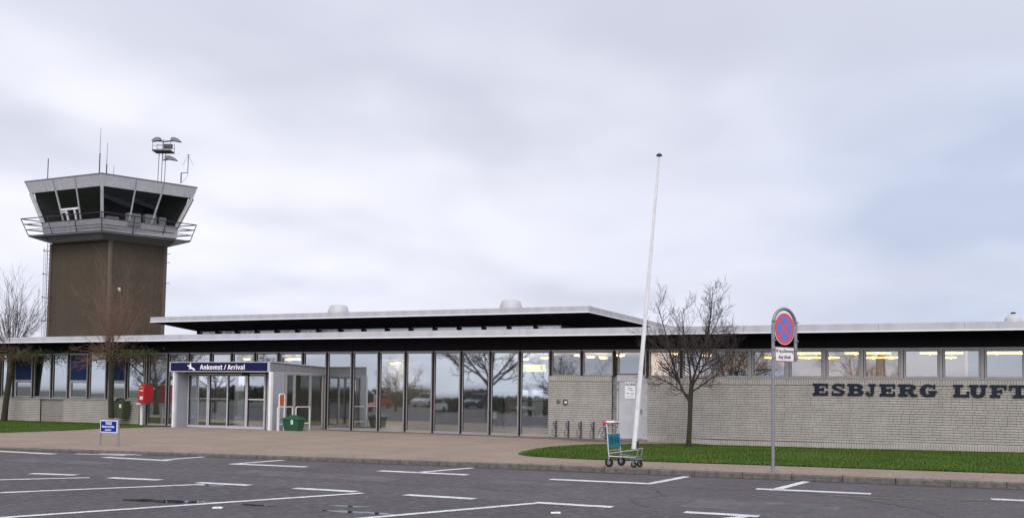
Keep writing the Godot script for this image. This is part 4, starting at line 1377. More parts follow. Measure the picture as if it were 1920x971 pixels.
	for q in [[Vector3(-0.35, 2.98, 0.2), -1.0, 0.62], [Vector3(0.85, 2.98, -0.35), 1.0, 0.7], [Vector3(0.55, 1.72, -0.25), 1.0, 0.85]]:
		var fl := node_in("floodlight", fm)
		g = G.new()
		var hb := Basis(side * q[1], Vector3.UP, -back * q[1]).orthonormalized()
		hb = Basis(hb.x, Vector3.UP, hb.x.cross(Vector3.UP)) * Basis(Vector3.BACK, -0.18)
		var Ln: float = q[2]
		g.prism(PackedVector2Array([Vector2(-Ln * 0.5, -0.02), Vector2(-Ln * 0.45, 0.14), Vector2(-Ln * 0.1, 0.2), Vector2(Ln * 0.25, 0.14), Vector2(Ln * 0.5, 0.0), Vector2(Ln * 0.46, -0.04), Vector2(-Ln * 0.4, -0.06)]), -0.16, 0.16, Transform3D(hb, q[0]))
		part("housing", g, M.steel_mid, fl)
		g = G.new()
		g.bar(q[0] + Vector3(0, 0.02, 0), Vector3(0.1, q[0].y - 0.08, 0) , 0.06, 0.09)
		part("arm", g, M.steel_dark, fl)
	g = G.new()
	g.rod(Vector3(0.05, 1.68, 0), Vector3(0.05, 3.05, 0), 0.03, 6)
	part("centre_pole", g, M.steel_dark, fm)
	var dp := thing("dipole_aerial", "bent aerial with two drooping rods at the right end of the tower roof", "aerial", Vector3(-32.4, 15.55, -18.6))
	g = G.new()
	g.rod(Vector3.ZERO, Vector3(0, 0.72, 0), 0.04, 6); g.rod(Vector3(0, 0.7, 0), Vector3(0.42, 0.72, -0.16), 0.025, 6); g.tube([Vector3(0.42, 0.7, -0.16), Vector3(0.46, 1.95, -0.15)], [0.025, 0.025], 6)
	part("mast", g, M.steel_dark, dp)
	g = G.new()
	g.rod(Vector3(0.46, 1.9, -0.15), Vector3(0.1, 1.25, 0.0), 0.011, 5); g.rod(Vector3(0.46, 1.9, -0.15), Vector3(0.78, 1.22, -0.3), 0.011, 5); g.rod(Vector3(0.3, 1.95, -0.1), Vector3(0.62, 1.95, -0.22), 0.012, 5)
	part("dipole_rods", g, M.steel_mid, dp)
	g = G.new()
	g.tube([Vector3(0.42, 0.68, -0.16), Vector3(0.4, 0.5, -0.15), Vector3(0.25, 0.25, -0.1), Vector3(0.06, 0.08, -0.03)], [0.012, 0.012, 0.012, 0.012], 5)
	part("cable", g, M.steel_mid, dp)

# ---------------------------------------------------------------- rooms seen through the glass
func build_interior() -> void:
	var r := node_in("hall_interior", self)
	tag(r, "dim arrival hall and offices seen through the terminal glass", "room", "", "structure")
	var g := G.new()
	g.span(-33.3, 21.5, 0.0, 0.07, -13.0, -0.24)
	part("floor", g, M.floor_grey, r)
	g = G.new()
	g.span(-33.3, 21.5, 3.24, 3.30, -13.0, -0.1)
	part("ceiling", g, M.ceiling, r)
	# rear wall with the bright openings towards the apron
	g = G.new()
	g.span(-21.9, -4.45, 0.07, 3.24, -13.0, -12.8); g.span(-3.2, 6.0, 0.07, 3.24, -13.0, -12.8)
	g.span(-4.45, -3.2, 1.78, 3.24, -13.0, -12.8); g.span(-4.45, -3.2, 0.07, 0.45, -13.0, -12.8); g.span(-4.03, -3.87, 0.45, 1.78, -13.0, -12.8)
	g.span(-4.45, -3.2, 1.2, 1.27, -12.98, -12.82)
	g.span(-33.3, -17.0, 0.07, 3.24, -6.0, -5.9); g.span(-17.0, -16.9, 0.07, 3.24, -6.0, -0.3)
	part("inner_wall", g, M.inner_wall, r)
	g = G.new()
	g.span(6.1, 21.5, 0.07, 3.24, -8.1, -8.0); g.span(6.0, 6.1, 0.07, 3.24, -13.0, -0.3); g.span(16.2, 16.28, 0.07, 3.24, -8.0, -3.0)
	part("office_wall", g, M.inner_tan, r)
	g = G.new()
	g.span(6.3, 8.3, 0.07, 2.0, -4.2, -3.7)
	part("inner_partition", g, M.inner_tan, r)
	# slatted radiator screen behind one pane
	var s := thing("slatted_screen", "waist-high screen of thin white vertical bars behind the hall glass", "screen", Vector3(-3.3, 0.07, -0.4))
	for k in 13:
		g = G.new()
		g.bbox(Vector3(-0.52 + k * 0.087, 0.46, 0), Vector3(0.018, 0.92, 0.024), 0.003)
		part("slat", g, M.porch_grey, s)
	g = G.new()
	g.span(-0.56, 0.56, 0.02, 0.05, -0.03, -0.016); g.span(-0.56, 0.56, 0.86, 0.89, -0.03, -0.016)
	part("cross_rail", g, M.alu, s)
	var d := thing("inner_door", "grey panelled inner door standing in the dim hall", "door", Vector3(-1.86, 0.07, -6.0))
	g = G.new()
	g.bbox(Vector3(0, 0.78, 0), Vector3(0.62, 1.5, 0.06), 0.01)
	part("leaf", g, M.cab_grey, d)
	g = G.new()
	g.span(-0.4, -0.32, 0, 1.62, -0.06, 0.05); g.span(0.32, 0.4, 0, 1.62, -0.06, 0.05); g.span(-0.32, 0.32, 1.54, 1.62, -0.06, 0.05)
	part("frame", g, M.dark_wood, d)
	var bd := thing("lit_notice_board", "pale yellow lit board hanging in the hall behind the last tall pane", "sign", Vector3(0.5, 2.62, -3.0))
	g = G.new()
	g.bbox(Vector3.ZERO, Vector3(0.97, 0.3, 0.08), 0.01)
	part("panel", g, M.board_glow, bd)
	g = G.new()
	for y in [0.05, -0.04]:
		g.span(-0.05, 0.4, y - 0.008, y + 0.008, 0.041, 0.044)
	part("text_lines", g, M.ink_grey, bd)
	g = G.new()
	for x in [-0.4, 0.4]: g.rod(Vector3(x, 0.15, 0), Vector3(x, 0.62, 0), 0.01, 5)
	part("hanger", g, M.steel_dark, bd)
	lamp_at(bd, Vector3(0, 0, 0.12), 0.12, Color(0.9, 0.9, 0.6), 0.2)
	# ceiling lamps
	var where := [Vector3(-11.58, 3.1, -12.2), Vector3(-10.6, 3.1, -11.0), Vector3(-1.30, 3.1, -6.2), Vector3(0.11, 3.1, -5.0), Vector3(2.59, 3.1, -2.4), Vector3(2.48, 3.1, -4.1), Vector3(2.6, 3.1, -5.3), Vector3(4.23, 3.1, -2.6), Vector3(5.32, 3.1, -4.9), Vector3(6.81, 3.1, -1.0), Vector3(7.4, 3.1, -3.2), Vector3(-13.78, 3.1, -6.1), Vector3(-12.53, 3.1, -4.7), Vector3(-12.9, 3.1, -5.6), Vector3(-15.6, 3.1, -5.2), Vector3(-18.0, 3.1, -2.2)]
	var say := ["far back in the hall, left of two together", "far back in the hall, right of two together", "behind the second tall pane from the brick", "behind the last tall pane before the brick", "nearest one above the middle brick", "second back above the middle brick", "third back above the middle brick", "behind the window left of the service door", "above the service door", "just right of the service door", "behind the bare tree right of the flagpole", "deep behind the porch canopy, left of two", "behind the porch canopy, right of two", "lowest of three behind the porch canopy", "behind the pane just left of the arrival sign", "in the left wing by the red post box"]
	for i in where.size():
		var p: Vector3 = where[i]
		var l := thing("ceiling_lamp", "small warm ceiling lamp " + say[i], "ceiling lamp", p, "warm ceiling lamps in the hall")
		g = G.new()
		g.bbox(Vector3(0, 0.07, 0), Vector3(0.34, 0.06, 0.34), 0.01)
		part("housing", g, M.alu_white, l)
		g = G.new()
		g.bbox(Vector3(0, 0.0, 0), Vector3(0.28, 0.07, 0.28), 0.02)
		part("diffuser", g, M.lamp_glow, l)
		lamp_at(l, Vector3(0, -0.09, 0), 0.14, Color(1.0, 0.92, 0.8), 1.15)
	# fluorescent tubes in the offices
	var tubes := [[10.81, 11.76, -1.9], [12.43, 13.92, -2.1], [14.82, 16.15, -2.3], [16.8, 18.2, -2.5], [9.05, 9.61, -5.8], [10.32, 11.84, -5.95], [12.72, 13.99, -6.1], [15.5, 15.9, -6.3], [19.0, 20.4, -2.5]]
	var tsay := ["front row, first from the left", "front row, second from the left", "front row, third from the left", "front row, cut by the picture's right edge", "rear row, behind the bare tree's right side", "rear row, behind the no-stopping sign", "rear row, above the letter R", "rear row, very short, near the right end", "front row, beyond the right edge"]
	for i in tubes.size():
		var q: Array = tubes[i]
		var l := thing("fluorescent_tube", "glowing yellow fluorescent tube in the offices, " + tsay[i], "ceiling lamp", Vector3((q[0] + q[1]) / 2, 3.09, q[2]), "fluorescent tubes behind the right windows")
		var h: float = (q[1] - q[0]) / 2
		g = G.new()
		g.bbox(Vector3(0, 0.09, 0), Vector3(h * 2 + 0.06, 0.06, 0.12), 0.01)
		part("batten", g, M.alu_white, l)
		g = G.new()
		g.rod(Vector3(-h, 0.02, 0), Vector3(h, 0.02, 0), 0.036, 10)
		part("tube", g, M.tube_glow, l)
		for k in (2 if h > 0.4 else 1):
			lamp_at(l, Vector3((-0.5 + k) * h if h > 0.4 else 0.0, -0.06, 0), 0.05, Color(1.0, 0.86, 0.68), 0.2)
	# dark boxes added behind the office windows in place of dark reflections
	for q in [[8.75, 9.5, 2.48, "added dark box in place of a reflection, behind the window right of the bare tree's trunk"], [9.75, 10.75, 2.52, "wide added dark box in place of a reflection, behind the window left of the no-stopping sign"]]:
		var c := thing("added_box", q[3], "added_box", Vector3((q[0] + q[1]) / 2, 0.07, -0.75))
		g = G.new()
		g.bbox(Vector3(0, q[2] / 2 - 0.03, 0), Vector3(q[1] - q[0], q[2] - 0.06, 0.5), 0.01)
		part("carcass", g, M.dark_wood, c)
		g = G.new()
		g.span(-0.005, 0.005, 0.1, q[2] - 0.2, 0.25, 0.256)
		part("door_gap", g, M.gasket, c)
		g = G.new()
		for x in [-0.06, 0.06]: g.rod(Vector3(x, 1.0, 0.27), Vector3(x, 1.15, 0.27), 0.008, 5)
		part("handle", g, M.galvanised, c)

func lamp_at(host: Node3D, at: Vector3, r: float, c: Color, energy: float) -> void:
	var o := OmniLight3D.new()
	o.light_energy = energy
	o.light_color = c
	o.light_size = r
	o.omni_range = 14.0
	o.omni_attenuation = 2.0
	o.shadow_enabled = true
	o.position = at
	put(o, "glow", host)

# ---------------------------------------------------------------- trees
func grow(g: G, a: Vector3, dir: Vector3, L: float, r: float, level: int, o: Dictionary) -> void:
	var seg: int = 4 if level < 2 else 3
	var pts := [a]; var rad := [r]
	var d := dir.normalized(); var p := a
	var up: float = o.get("up", 0.12)
	for i in seg:
		d = (d + Vector3(rng.randf_range(-1, 1), rng.randf_range(-0.7, 1) , rng.randf_range(-1, 1)) * o.get("bend", 0.22) + Vector3.UP * up).normalized()
		p += d * L / seg
		pts.append(p)
		rad.append(lerpf(r, r * o.get("taper", 0.45), float(i + 1) / seg))
	g.tube(pts, rad, 6 if r > 0.02 else (4 if r > 0.008 else 3), false)
	if level >= o.levels:
		return
	var kids: int = o.kids[level]
	for k in kids:
		var t := lerpf(0.25, 1.0, (k + rng.randf()) / kids)
		var at := t * seg
		var i := mini(int(at), seg - 1)
		var q: Vector3 = pts[i].lerp(pts[i + 1], at - i)
		var along: Vector3 = (pts[i + 1] - pts[i]).normalized()
		var side := along.cross(Vector3(rng.randf_range(-1, 1), rng.randf_range(-1, 1), rng.randf_range(-1, 1))).normalized()
		var nd: Vector3 = (along * o.get("keep", 0.8) + side * rng.randf_range(0.5, 1.0)).normalized()
		grow(g, q, nd, L * rng.randf_range(0.4, 0.75) * o.get("shrink", 0.9), maxf(o.get("min_r", 0.0045), r * rng.randf_range(0.4, 0.6) * (1.2 - 0.5 * t)), level + 1, o)

func limb(g: G, pts: Array, r0: float, r1: float, o: Dictionary, twigs: int) -> void:
	var rad := []
	for i in pts.size(): rad.append(lerpf(r0, r1, float(i) / (pts.size() - 1)))
	# soften the polyline
	var c := Curve3D.new()
	for i in pts.size():
		var tan_: Vector3 = ((pts[mini(i + 1, pts.size() - 1)] as Vector3) - pts[maxi(i - 1, 0)]) * 0.18
		c.add_point(pts[i], -tan_, tan_)
	var L := c.get_baked_length()
	var m := 12
	var sp := []; var sr := []
	for i in m + 1:
		sp.append(c.sample_baked(L * i / m, true) + Vector3(rng.randf_range(-1, 1), 0, rng.randf_range(-1, 1)) * 0.018)
		sr.append(lerpf(r0, r1, pow(float(i) / m, 0.8)))
	g.tube(sp, sr, 7, false)
	for k in twigs:
		var t := lerpf(0.18, 1.0, (k + rng.randf()) / twigs)
		var i := mini(int(t * m), m - 1)
		var along: Vector3 = (sp[i + 1] - sp[i]).normalized()
		var side := along.cross(Vector3(rng.randf_range(-1, 1), rng.randf_range(-1, 1), rng.randf_range(-1, 1))).normalized()
		grow(g, sp[i].lerp(sp[i + 1], t * m - i), (along * 0.55 + side).normalized(), o.get("twig", 0.6) * rng.randf_range(0.5, 1.2) * (1.15 - 0.4 * t), maxf(0.006, lerpf(r0, r1, t) * 0.5), 1, o)

func leaves(g: G, c: Vector3, s: Vector3, count: int, size: float) -> void:
	for k in count:
		var p := c + Vector3(rng.randfn() * s.x, rng.randfn() * s.y, rng.randfn() * s.z)
		var q := Basis(Vector3(rng.randf_range(-1, 1), rng.randf_range(-1, 1), rng.randf_range(-1, 1)).normalized(), rng.randf() * TAU)
		var l := size * rng.randf_range(0.6, 1.3)
		var nn := q.z if q.z.y > 0 else -q.z
		g.tri(p - q.x * l * 0.35, p + q.x * l * 0.35, p + q.y * l, nn)
		g.tri(p - q.x * l * 0.35, p + q.x * l * 0.35, p - q.y * l * 0.5, nn)

func build_trees() -> void:
	# the young tree before the brick wall
	var b := Vector3(8.38, gy(8.38, 3.2), 3.2)
	var t := thing("bare_tree", "bare forked young tree standing on the lawn right of the flagpole", "tree", b)
	var g := G.new()
	g.tube([Vector3(0, -0.1, 0), Vector3(0.0, 0.08, 0), Vector3(0.03, 0.6, 0.01), Vector3(0.05, 1.2, -0.01), Vector3(0.07, 1.75, 0.0), Vector3(0.1, 2.12, 0.0)], [0.125, 0.1, 0.085, 0.08, 0.085, 0.075], 10)
	part("trunk", g, M.bark_green, t)
	g = G.new()
	var o := {"levels": 3, "kids": [4, 5, 4, 2], "bend": 0.2, "up": 0.12, "twig": 0.74, "shrink": 0.8, "min_r": 0.0042, "taper": 0.4}
	limb(g, [Vector3(0.05, 1.5, 0), Vector3(-0.28, 2.1, 0.15), Vector3(-0.52, 2.85, 0.3), Vector3(-0.75, 3.75, 0.3), Vector3(-0.98, 4.4, 0.2), Vector3(-1.2, 4.9, 0.1)], 0.05, 0.009, o, 29)
	limb(g, [Vector3(0.09, 2.0, 0), Vector3(0.3, 2.9, -0.2), Vector3(0.56, 3.7, -0.3), Vector3(0.72, 4.5, -0.25), Vector3(0.82, 5.4, -0.2)], 0.055, 0.008, o, 34)
	limb(g, [Vector3(0.09, 2.05, 0), Vector3(0.1, 2.8, 0.3), Vector3(-0.02, 3.6, 0.45), Vector3(-0.15, 4.55, 0.5)], 0.045, 0.008, o, 29)
	limb(g, [Vector3(0.09, 2.0, 0.03), Vector3(0.55, 2.6, 0.35), Vector3(1.0, 3.3, 0.5), Vector3(1.5, 3.95, 0.55)], 0.045, 0.008, o, 29)
	limb(g, [Vector3(0.07, 1.85, 0), Vector3(0.45, 2.15, -0.35), Vector3(0.95, 2.5, -0.6), Vector3(1.6, 2.75, -0.7)], 0.035, 0.006, o, 20)
	limb(g, [Vector3(0.07, 1.7, 0.0), Vector3(-0.35, 2.0, 0.3), Vector3(-0.75, 2.25, 0.5), Vector3(-1.3, 2.42, 0.6)], 0.032, 0.006, o, 20)
	limb(g, [Vector3(-0.3, 2.2, 0.2), Vector3(-0.7, 2.9, 0.45), Vector3(-1.15, 3.5, 0.4), Vector3(-1.5, 3.75, 0.3)], 0.03, 0.006, o, 20)
	limb(g, [Vector3(0.2, 2.5, -0.1), Vector3(-0.1, 3.2, -0.5), Vector3(-0.3, 3.9, -0.7)], 0.03, 0.006, o, 20)
	limb(g, [Vector3(0.45, 3.3, -0.2), Vector3(0.9, 4.0, 0.0), Vector3(1.25, 4.7, 0.1)], 0.026, 0.006, o, 17)
	limb(g, [Vector3(0.5, 2.5, 0.3), Vector3(1.1, 2.9, 0.2), Vector3(1.7, 3.5, 0.1)], 0.026, 0.006, o, 17)
	part("crown", g, M.twig_dark, t)
	t.scale = Vector3(0.87, 0.93, 0.9)
	# two pollards before the left wing
	for q in [["pollard_tree", "pollarded bare tree with a leaning trunk at the picture's left edge", Vector3(-24.76, gy(-24.76, 0.8), 0.8), 0.33], ["pollard_tree", "pollarded bare tree with upright trunk behind the blue taxi sign", Vector3(-17.87, gy(-17.87, 1.0), 1.0), -0.06]]:
		var s: Node3D = thing(q[0], q[1], "tree", q[2], "pollarded trees by the left windows")
		var lean: float = q[3]
		var head := Vector3(lean, 3.15, 0)
		g = G.new()
		var k := 1.12 if lean > 0.1 else 1.0
		g.tube([Vector3(0, -0.1, 0), Vector3(0.02, 0.15, 0), Vector3(lean * 0.35, 0.9, 0.02), Vector3(lean * 0.72, 1.8, 0.0), Vector3(lean * 0.95, 2.5, 0.0), head, head + Vector3(0.0, 0.22, 0)], [0.16 * k, 0.13 * k, 0.115 * k, 0.115 * k, 0.13 * k, 0.17 * k, 0.08], 12)
		part("trunk", g, M.bark_green, s)
		g = G.new()
		for kn in 9:
			var a := TAU * kn / 9 + rng.randf() * 0.5
			var e := Vector3(cos(a) * rng.randf_range(0.25, 0.5), rng.randf_range(0.15, 0.55), sin(a) * rng.randf_range(0.2, 0.45))
			g.tube([head + Vector3(0, -0.1, 0), head + e * 0.55 + Vector3(0, -0.05, 0), head + e], [0.1, 0.075, 0.085], 7)
		part("knuckles", g, M.bark, s)
		g = G.new()
		var ou := {"levels": 3, "kids": [2, 3, 2], "bend": 0.09, "up": 0.03, "shrink": 0.7, "keep": 1.5, "min_r": 0.0055, "taper": 0.4}
		for kn in 84:
			var a := rng.randf() * TAU
			var spread := rng.randf_range(0.05, 0.85)
			var st := head + Vector3(cos(a) * 0.35 * spread * 2, rng.randf_range(0.1, 0.5), sin(a) * 0.3)
			grow(g, st, Vector3(cos(a) * spread, 1.0, sin(a) * spread), rng.randf_range(1.3, 3.2) * (1.05 - spread * 0.4), rng.randf_range(0.008, 0.015), 1, ou)
		part("shoots", g, M.twig_red if lean < 0.1 else M.twig_dark, s)
		g = G.new()
		var od := {"levels": 3, "kids": [3, 4, 3], "bend": 0.2, "up": -0.02, "shrink": 0.75, "min_r": 0.0045, "taper": 0.4}
		for kn in 46:
			var a := rng.randf() * TAU
			grow(g, head + Vector3(cos(a) * 0.2, rng.randf_range(-0.35, 0.2), sin(a) * 0.2), Vector3(cos(a) * 1.2, rng.randf_range(-0.35, 0.35), sin(a) * 0.7), rng.randf_range(0.6, 1.9), 0.014, 1, od)
		part("drooping_twigs", g, M.twig_red, s)
		g = G.new()
		leaves(g, head + Vector3(0.1, -0.15, 0), Vector3(0.9, 0.2, 0.5), 700, 0.05)
		var dl := part("dead_leaves", g, M.dead_leaf, s)
		dl.set_meta("kind", "stuff")
		g = G.new()
		leaves(g, head + Vector3(1.5, -0.05, 0.2), Vector3(0.7, 0.14, 0.3), 420, 0.06)
		part("green_leaves", g, M.green_leaf, s).set_meta("kind", "stuff")

# heavy slab-serif capitals: each stroke its own extruded piece, thicknesses a hair apart so that none share a face
func slab_letter(ch: String, w: float, h: float) -> G:
	var g := G.new()
	var d := [0.032]
	var T := h * 0.2        # slab thickness
	var S := minf(w * 0.3, h * 0.4)   # stem width
	var add := func(p: PackedVector2Array) -> void:
		d[0] += 0.0011
		g.prism(p, 0.0, d[0])
	var rect := func(x0: float, y0: float, x1: float, y1: float) -> void:
		add.call(PackedVector2Array([Vector2(x0, y0), Vector2(x1, y0), Vector2(x1, y1), Vector2(x0, y1)]))
	# a thick arc; rx, ry outer radii, tx, ty the stroke at the sides and at top and bottom
	var arc := func(c: Vector2, rx: float, ry: float, tx: float, ty: float, a0: float, a1: float) -> void:
		var p := PackedVector2Array()
		for k in 17:
			var q := deg_to_rad(lerpf(a0, a1, k / 16.0)); p.append(c + Vector2(cos(q) * rx, sin(q) * ry))
		for k in 17:
			var q := deg_to_rad(lerpf(a1, a0, k / 16.0)); p.append(c + Vector2(cos(q) * (rx - tx), sin(q) * (ry - ty)))
		add.call(p)
	match ch:
		"E", "F", "L":
			rect.call(w * 0.12, 0.0, w * 0.12 + S, h)
			rect.call(0.0, 0.0, w * (0.98 if ch != "F" else 0.6), T)
			if ch == "L":
				rect.call(0.0, h - T, w * 0.62, h)
				rect.call(w * 0.82, T, w * 0.98, h * 0.48)
			else:
				rect.call(0.0, h - T, w * 0.98, h)
				rect.call(w * 0.84, h * 0.62, w * 0.98, h - T)
				rect.call(w * 0.12 + S, h * 0.42, w * 0.62, h * 0.58)
				rect.call(w * 0.6, h * 0.33, w * 0.72, h * 0.67)
				if ch == "E": rect.call(w * 0.84, T, w * 0.98, h * 0.38)
		"T":
			rect.call(w * 0.5 - S / 2, 0.0, w * 0.5 + S / 2, h)
			rect.call(w * 0.2, 0.0, w * 0.8, T)
			rect.call(0.0, h - T, w, h)
			rect.call(0.0, h * 0.58, w * 0.14, h - T); rect.call(w * 0.86, h * 0.58, w, h - T)
		"U":
			rect.call(0.0, h - T, w * 0.52, h); rect.call(w * 0.6, h - T, w, h)
			rect.call(w * 0.1, h * 0.35, w * 0.1 + S, h - T); rect.call(w * 0.9 - S * 0.75, h * 0.35, w * 0.9, h - T)
			arc.call(Vector2(w * 0.5, h * 0.36), w * 0.4, h * 0.38, S, T * 1.15, 180.0, 360.0)
		"J":
			rect.call(w * 0.25, h - T, w, h)
			rect.call(w * 0.45, h * 0.3, w * 0.45 + S * 1.25, h - T)
			arc.call(Vector2(w * 0.38, h * 0.31), w * 0.07 + S * 1.25, h * 0.34, S * 1.1, T, 180.0, 360.0)
			arc.call(Vector2(w * 0.16, h * 0.24), w * 0.17, h * 0.13, w * 0.16, h * 0.12, 0.0, 359.0)
		"S":
			arc.call(Vector2(w * 0.5, h * 0.73), w * 0.44, h * 0.28, S * 0.95, T * 0.95, 20.0, 275.0)
			arc.call(Vector2(w * 0.5, h * 0.27), w * 0.46, h * 0.29, S * 0.95, T * 0.95, -160.0, 95.0)
			rect.call(w * 0.8, h * 0.64, w * 0.93, h); rect.call(w * 0.05, 0.0, w * 0.18, h * 0.36)
		"B", "R":
			rect.call(w * 0.1, 0.0, w * 0.1 + S, h)
			rect.call(0.0, h - T, w * 0.6, h)
			rect.call(0.0, 0.0, w * (0.62 if ch == "B" else 0.5), T)
			rect.call(w * 0.1 + S, h * 0.43, w * 0.6, h * 0.59)
			arc.call(Vector2(w * 0.58, h * 0.735), w * 0.35, h * 0.265, S * 0.95, T, -90.0, 90.0)
			if ch == "B":
				arc.call(Vector2(w * 0.6, h * 0.275), w * 0.38, h * 0.275, S, T, -90.0, 90.0)
			else:
				add.call(PackedVector2Array([Vector2(w * 0.45, h * 0.45), Vector2(w * 0.72, h * 0.5), Vector2(w * 0.86, h * 0.16), Vector2(w, h * 0.18), Vector2(w, 0.0), Vector2(w * 0.68, 0.0)]))
		"G":
			arc.call(Vector2(w * 0.47, h * 0.5), w * 0.46, h * 0.52, S * 1.1, T, 40.0, 318.0)
			rect.call(w * 0.78, h * 0.66, w * 0.9, h)
			rect.call(w * 0.5, h * 0.33, w, h * 0.5)
			rect.call(w * 0.64, 0.02, w * 0.64 + S * 0.85, h * 0.33)
	return g

# ---------------------------------------------------------------- things in front of the terminal
func build_street_things() -> void:
	var g: G
	# raised lettering
	var w := thing("wall_lettering", "dark navy slab-serif letters ESBJERG LUFT mounted on the pale brick wall", "lettering", Vector3(0, 0, 0.045))
	var word := "ESBJERGLUFT"
	var at := [[11.682, 12.167], [12.25, 12.695], [12.76, 13.264], [13.329, 13.618], [13.73, 14.206], [14.285, 14.848], [14.909, 15.417], [15.873, 16.338], [16.323, 16.827], [16.901, 17.368], [17.426, 17.93]]
	for i in word.length():
		var h := 0.385 if word[i] not in ["S", "G", "J"] else 0.405
		var o := part("letter", slab_letter(word[i], at[i][1] - at[i][0], 0.39), M.letter_navy, w)
		o.position = Vector3(at[i][0], 1.66 - 0.01 * (at[i][0] - 11.6) / 6.0, 0.004)
	# alarm notice on the door
	var a := thing("alarm_notice", "white notice headed ALARM fixed on the grey service door", "sign", Vector3(5.44, 1.77, -0.034))
	g = G.new()
	g.bbox(Vector3.ZERO, Vector3(0.42, 0.62, 0.012), 0.004)
	part("plate", g, M.label_white, a)
	g = G.new()
	g.span(-0.2, 0.2, 0.294, 0.304, 0.006, 0.009); g.span(-0.2, 0.2, -0.304, -0.294, 0.006, 0.009); g.span(-0.205, -0.195, -0.294, 0.294, 0.006, 0.009); g.span(0.195, 0.205, -0.294, 0.294, 0.006, 0.009)
	part("border", g, M.ink_grey, a)
	text_part("lettering", "ALARM", sans(1.2), Vector3(-0.18, 0.20, 0.007), 0.36, 0.085, M.sign_navy, a, 0.003)
	g = G.new()
	for q in [[-0.08, 0.06, 0.04, 0.03], [0.0, 0.11, -0.02, 0.03], [-0.14, -0.03, -0.13, 0.025], [0.01, 0.15, -0.14, 0.025], [-0.12, 0.12, -0.23, 0.012]]:
		g.span(q[0], q[1], q[2], q[2] + q[3], 0.006, 0.009)
	part("small_print", g, M.ink_grey, a).set_meta("kind", "stuff")
	# bicycle clips on the wall
	for i in 5:
		var x: float = [2.66, 3.14, 3.62, 4.10, 4.56][i]
		var s := thing("bicycle_holder", ["first", "second", "third", "fourth", "fifth"][i] + " looped steel bicycle holder from the left along the brick wall" if i < 4 else "looped steel bicycle holder half hidden behind the luggage trolley", "bicycle rack", Vector3(x, gy(x, 0.15), 0.0), "bicycle holders on the brick wall")
		g = G.new()
		var pts := []
		for k in 37:
			var q := TAU * k / 36
			pts.append(Vector3(0.075 * sin(q * 2.0) * 0.9, 0.31 + 0.24 * cos(q), 0.16 + 0.09 * sin(q)))
		g.tube(pts, pts.map(func(_p): return 0.011), 7, false)
		part("loop", g, M.steel_mid, s)
		g = G.new()
		g.bbox(Vector3(0.04, 0.3, 0.09), Vector3(0.05, 0.62, 0.03), 0.006)
		g.rod(Vector3(0.04, 0.48, 0.06), Vector3(0.04, 0.48, 0.2), 0.012); g.rod(Vector3(0.04, 0.14, 0.06), Vector3(0.04, 0.14, 0.2), 0.012)
		part("bracket", g, M.steel_dark, s)
	# meter boxes
	var mb := thing("wall_tap", "small round grey hose fitting on the middle brick wall", "fitting", Vector3(2.78, 1.34, 0.06))
	g = G.new()
	g.lathe([Vector2(0, 0.0), Vector2(0.075, 0.0), Vector2(0.075, 0.03), Vector2(0.05, 0.05), Vector2(0, 0.05)], Transform3D(Basis(Vector3.RIGHT, PI / 2), Vector3.ZERO), 16)
	part("rose", g, M.galvanised, mb)
	g = G.new()
	g.rod(Vector3(0, 0, 0.04), Vector3(0, -0.03, 0.12), 0.02); g.rod(Vector3(-0.04, 0.03, 0.07), Vector3(0.04, 0.03, 0.07), 0.01)
	part("spout", g, M.steel_mid, mb)
	var ob := thing("outlet_box", "small dark box with a pale lid on the middle brick wall", "fitting", Vector3(3.05, 1.31, 0.06))
	g = G.new()
	g.bbox(Vector3(0, 0, 0.03), Vector3(0.16, 0.17, 0.06), 0.008)
	part("box", g, M.steel_dark, ob)
	g = G.new()
	g.bbox(Vector3(0.025, -0.005, 0.066), Vector3(0.1, 0.085, 0.016), 0.006, Basis(Vector3.RIGHT, 0.3))
	part("lid", g, M.label_white, ob)
	# flagpole
	var fp := thing("flagpole", "tall tapered white flagpole leaning right on the lawn", "flagpole", Vector3(7.53, gy(7.53, 6.1), 6.1))
	g = G.new()
	var tip := Vector3(0.70, 8.5, 0)
	var pts := []; var rr := []
	for k in 13:
		pts.append(tip * k / 12.0)
		rr.append(lerpf(0.076, 0.031, k / 12.0))
	g.tube(pts, rr, 20)
	part("pole", g, M.white_paint, fp)
	g = G.new()
	g.lathe([Vector2(0.035, 0.0), Vector2(0.085, 0.02), Vector2(0.085, 0.05), Vector2(0.045, 0.09), Vector2(0, 0.1)], Transform3D(Basis.IDENTITY, tip - Vector3(0, 0.02, 0)), 16)
	part("cap", g, M.steel_dark, fp)
	g = G.new()
	g.lathe([Vector2(0.12, 0), Vector2(0.12, 0.05), Vector2(0.085, 0.07)], Transform3D.IDENTITY, 18)
	g.box(Vector3(0.115, 0.14, 0), Vector3(0.03, 0.3, 0.1))
	part("foot", g, M.steel_dark, fp)
	g = G.new()
	g.tube([tip + Vector3(0.05, -0.02, 0.06), Vector3(0.4, 4.5, 0.13), Vector3(0.13, 1.2, 0.13)], [0.006, 0.006, 0.006], 5)
	part("halyard", g, M.white_paint, fp)
	# no-stopping sign
	var ns := thing("no_stopping_sign", "round red and blue no-stopping sign with white supplementary plate on a hooped grey post", "road sign", Vector3(12.56, gy(12.56, 12.34), 12.34))
	ns.rotation.y = deg_to_rad(62.0)
	g = G.new()
	var hp := [Vector3(0, -0.1, 0), Vector3(0, 3.11, 0)]
	for k in 17:
		var q := PI - PI * k / 16
		hp.append(Vector3(0.385 + cos(q) * 0.385, 3.11 + sin(q) * 0.37, 0))
	hp.append(Vector3(0.77, 2.36, 0))
	g.tube(hp, hp.map(func(_p): return 0.036), 12)
	part("hoop_post", g, M.galvanised, ns)
	var disc := node_in("disc", ns)
	var cx := Vector3(0.385, 3.055, -0.008)
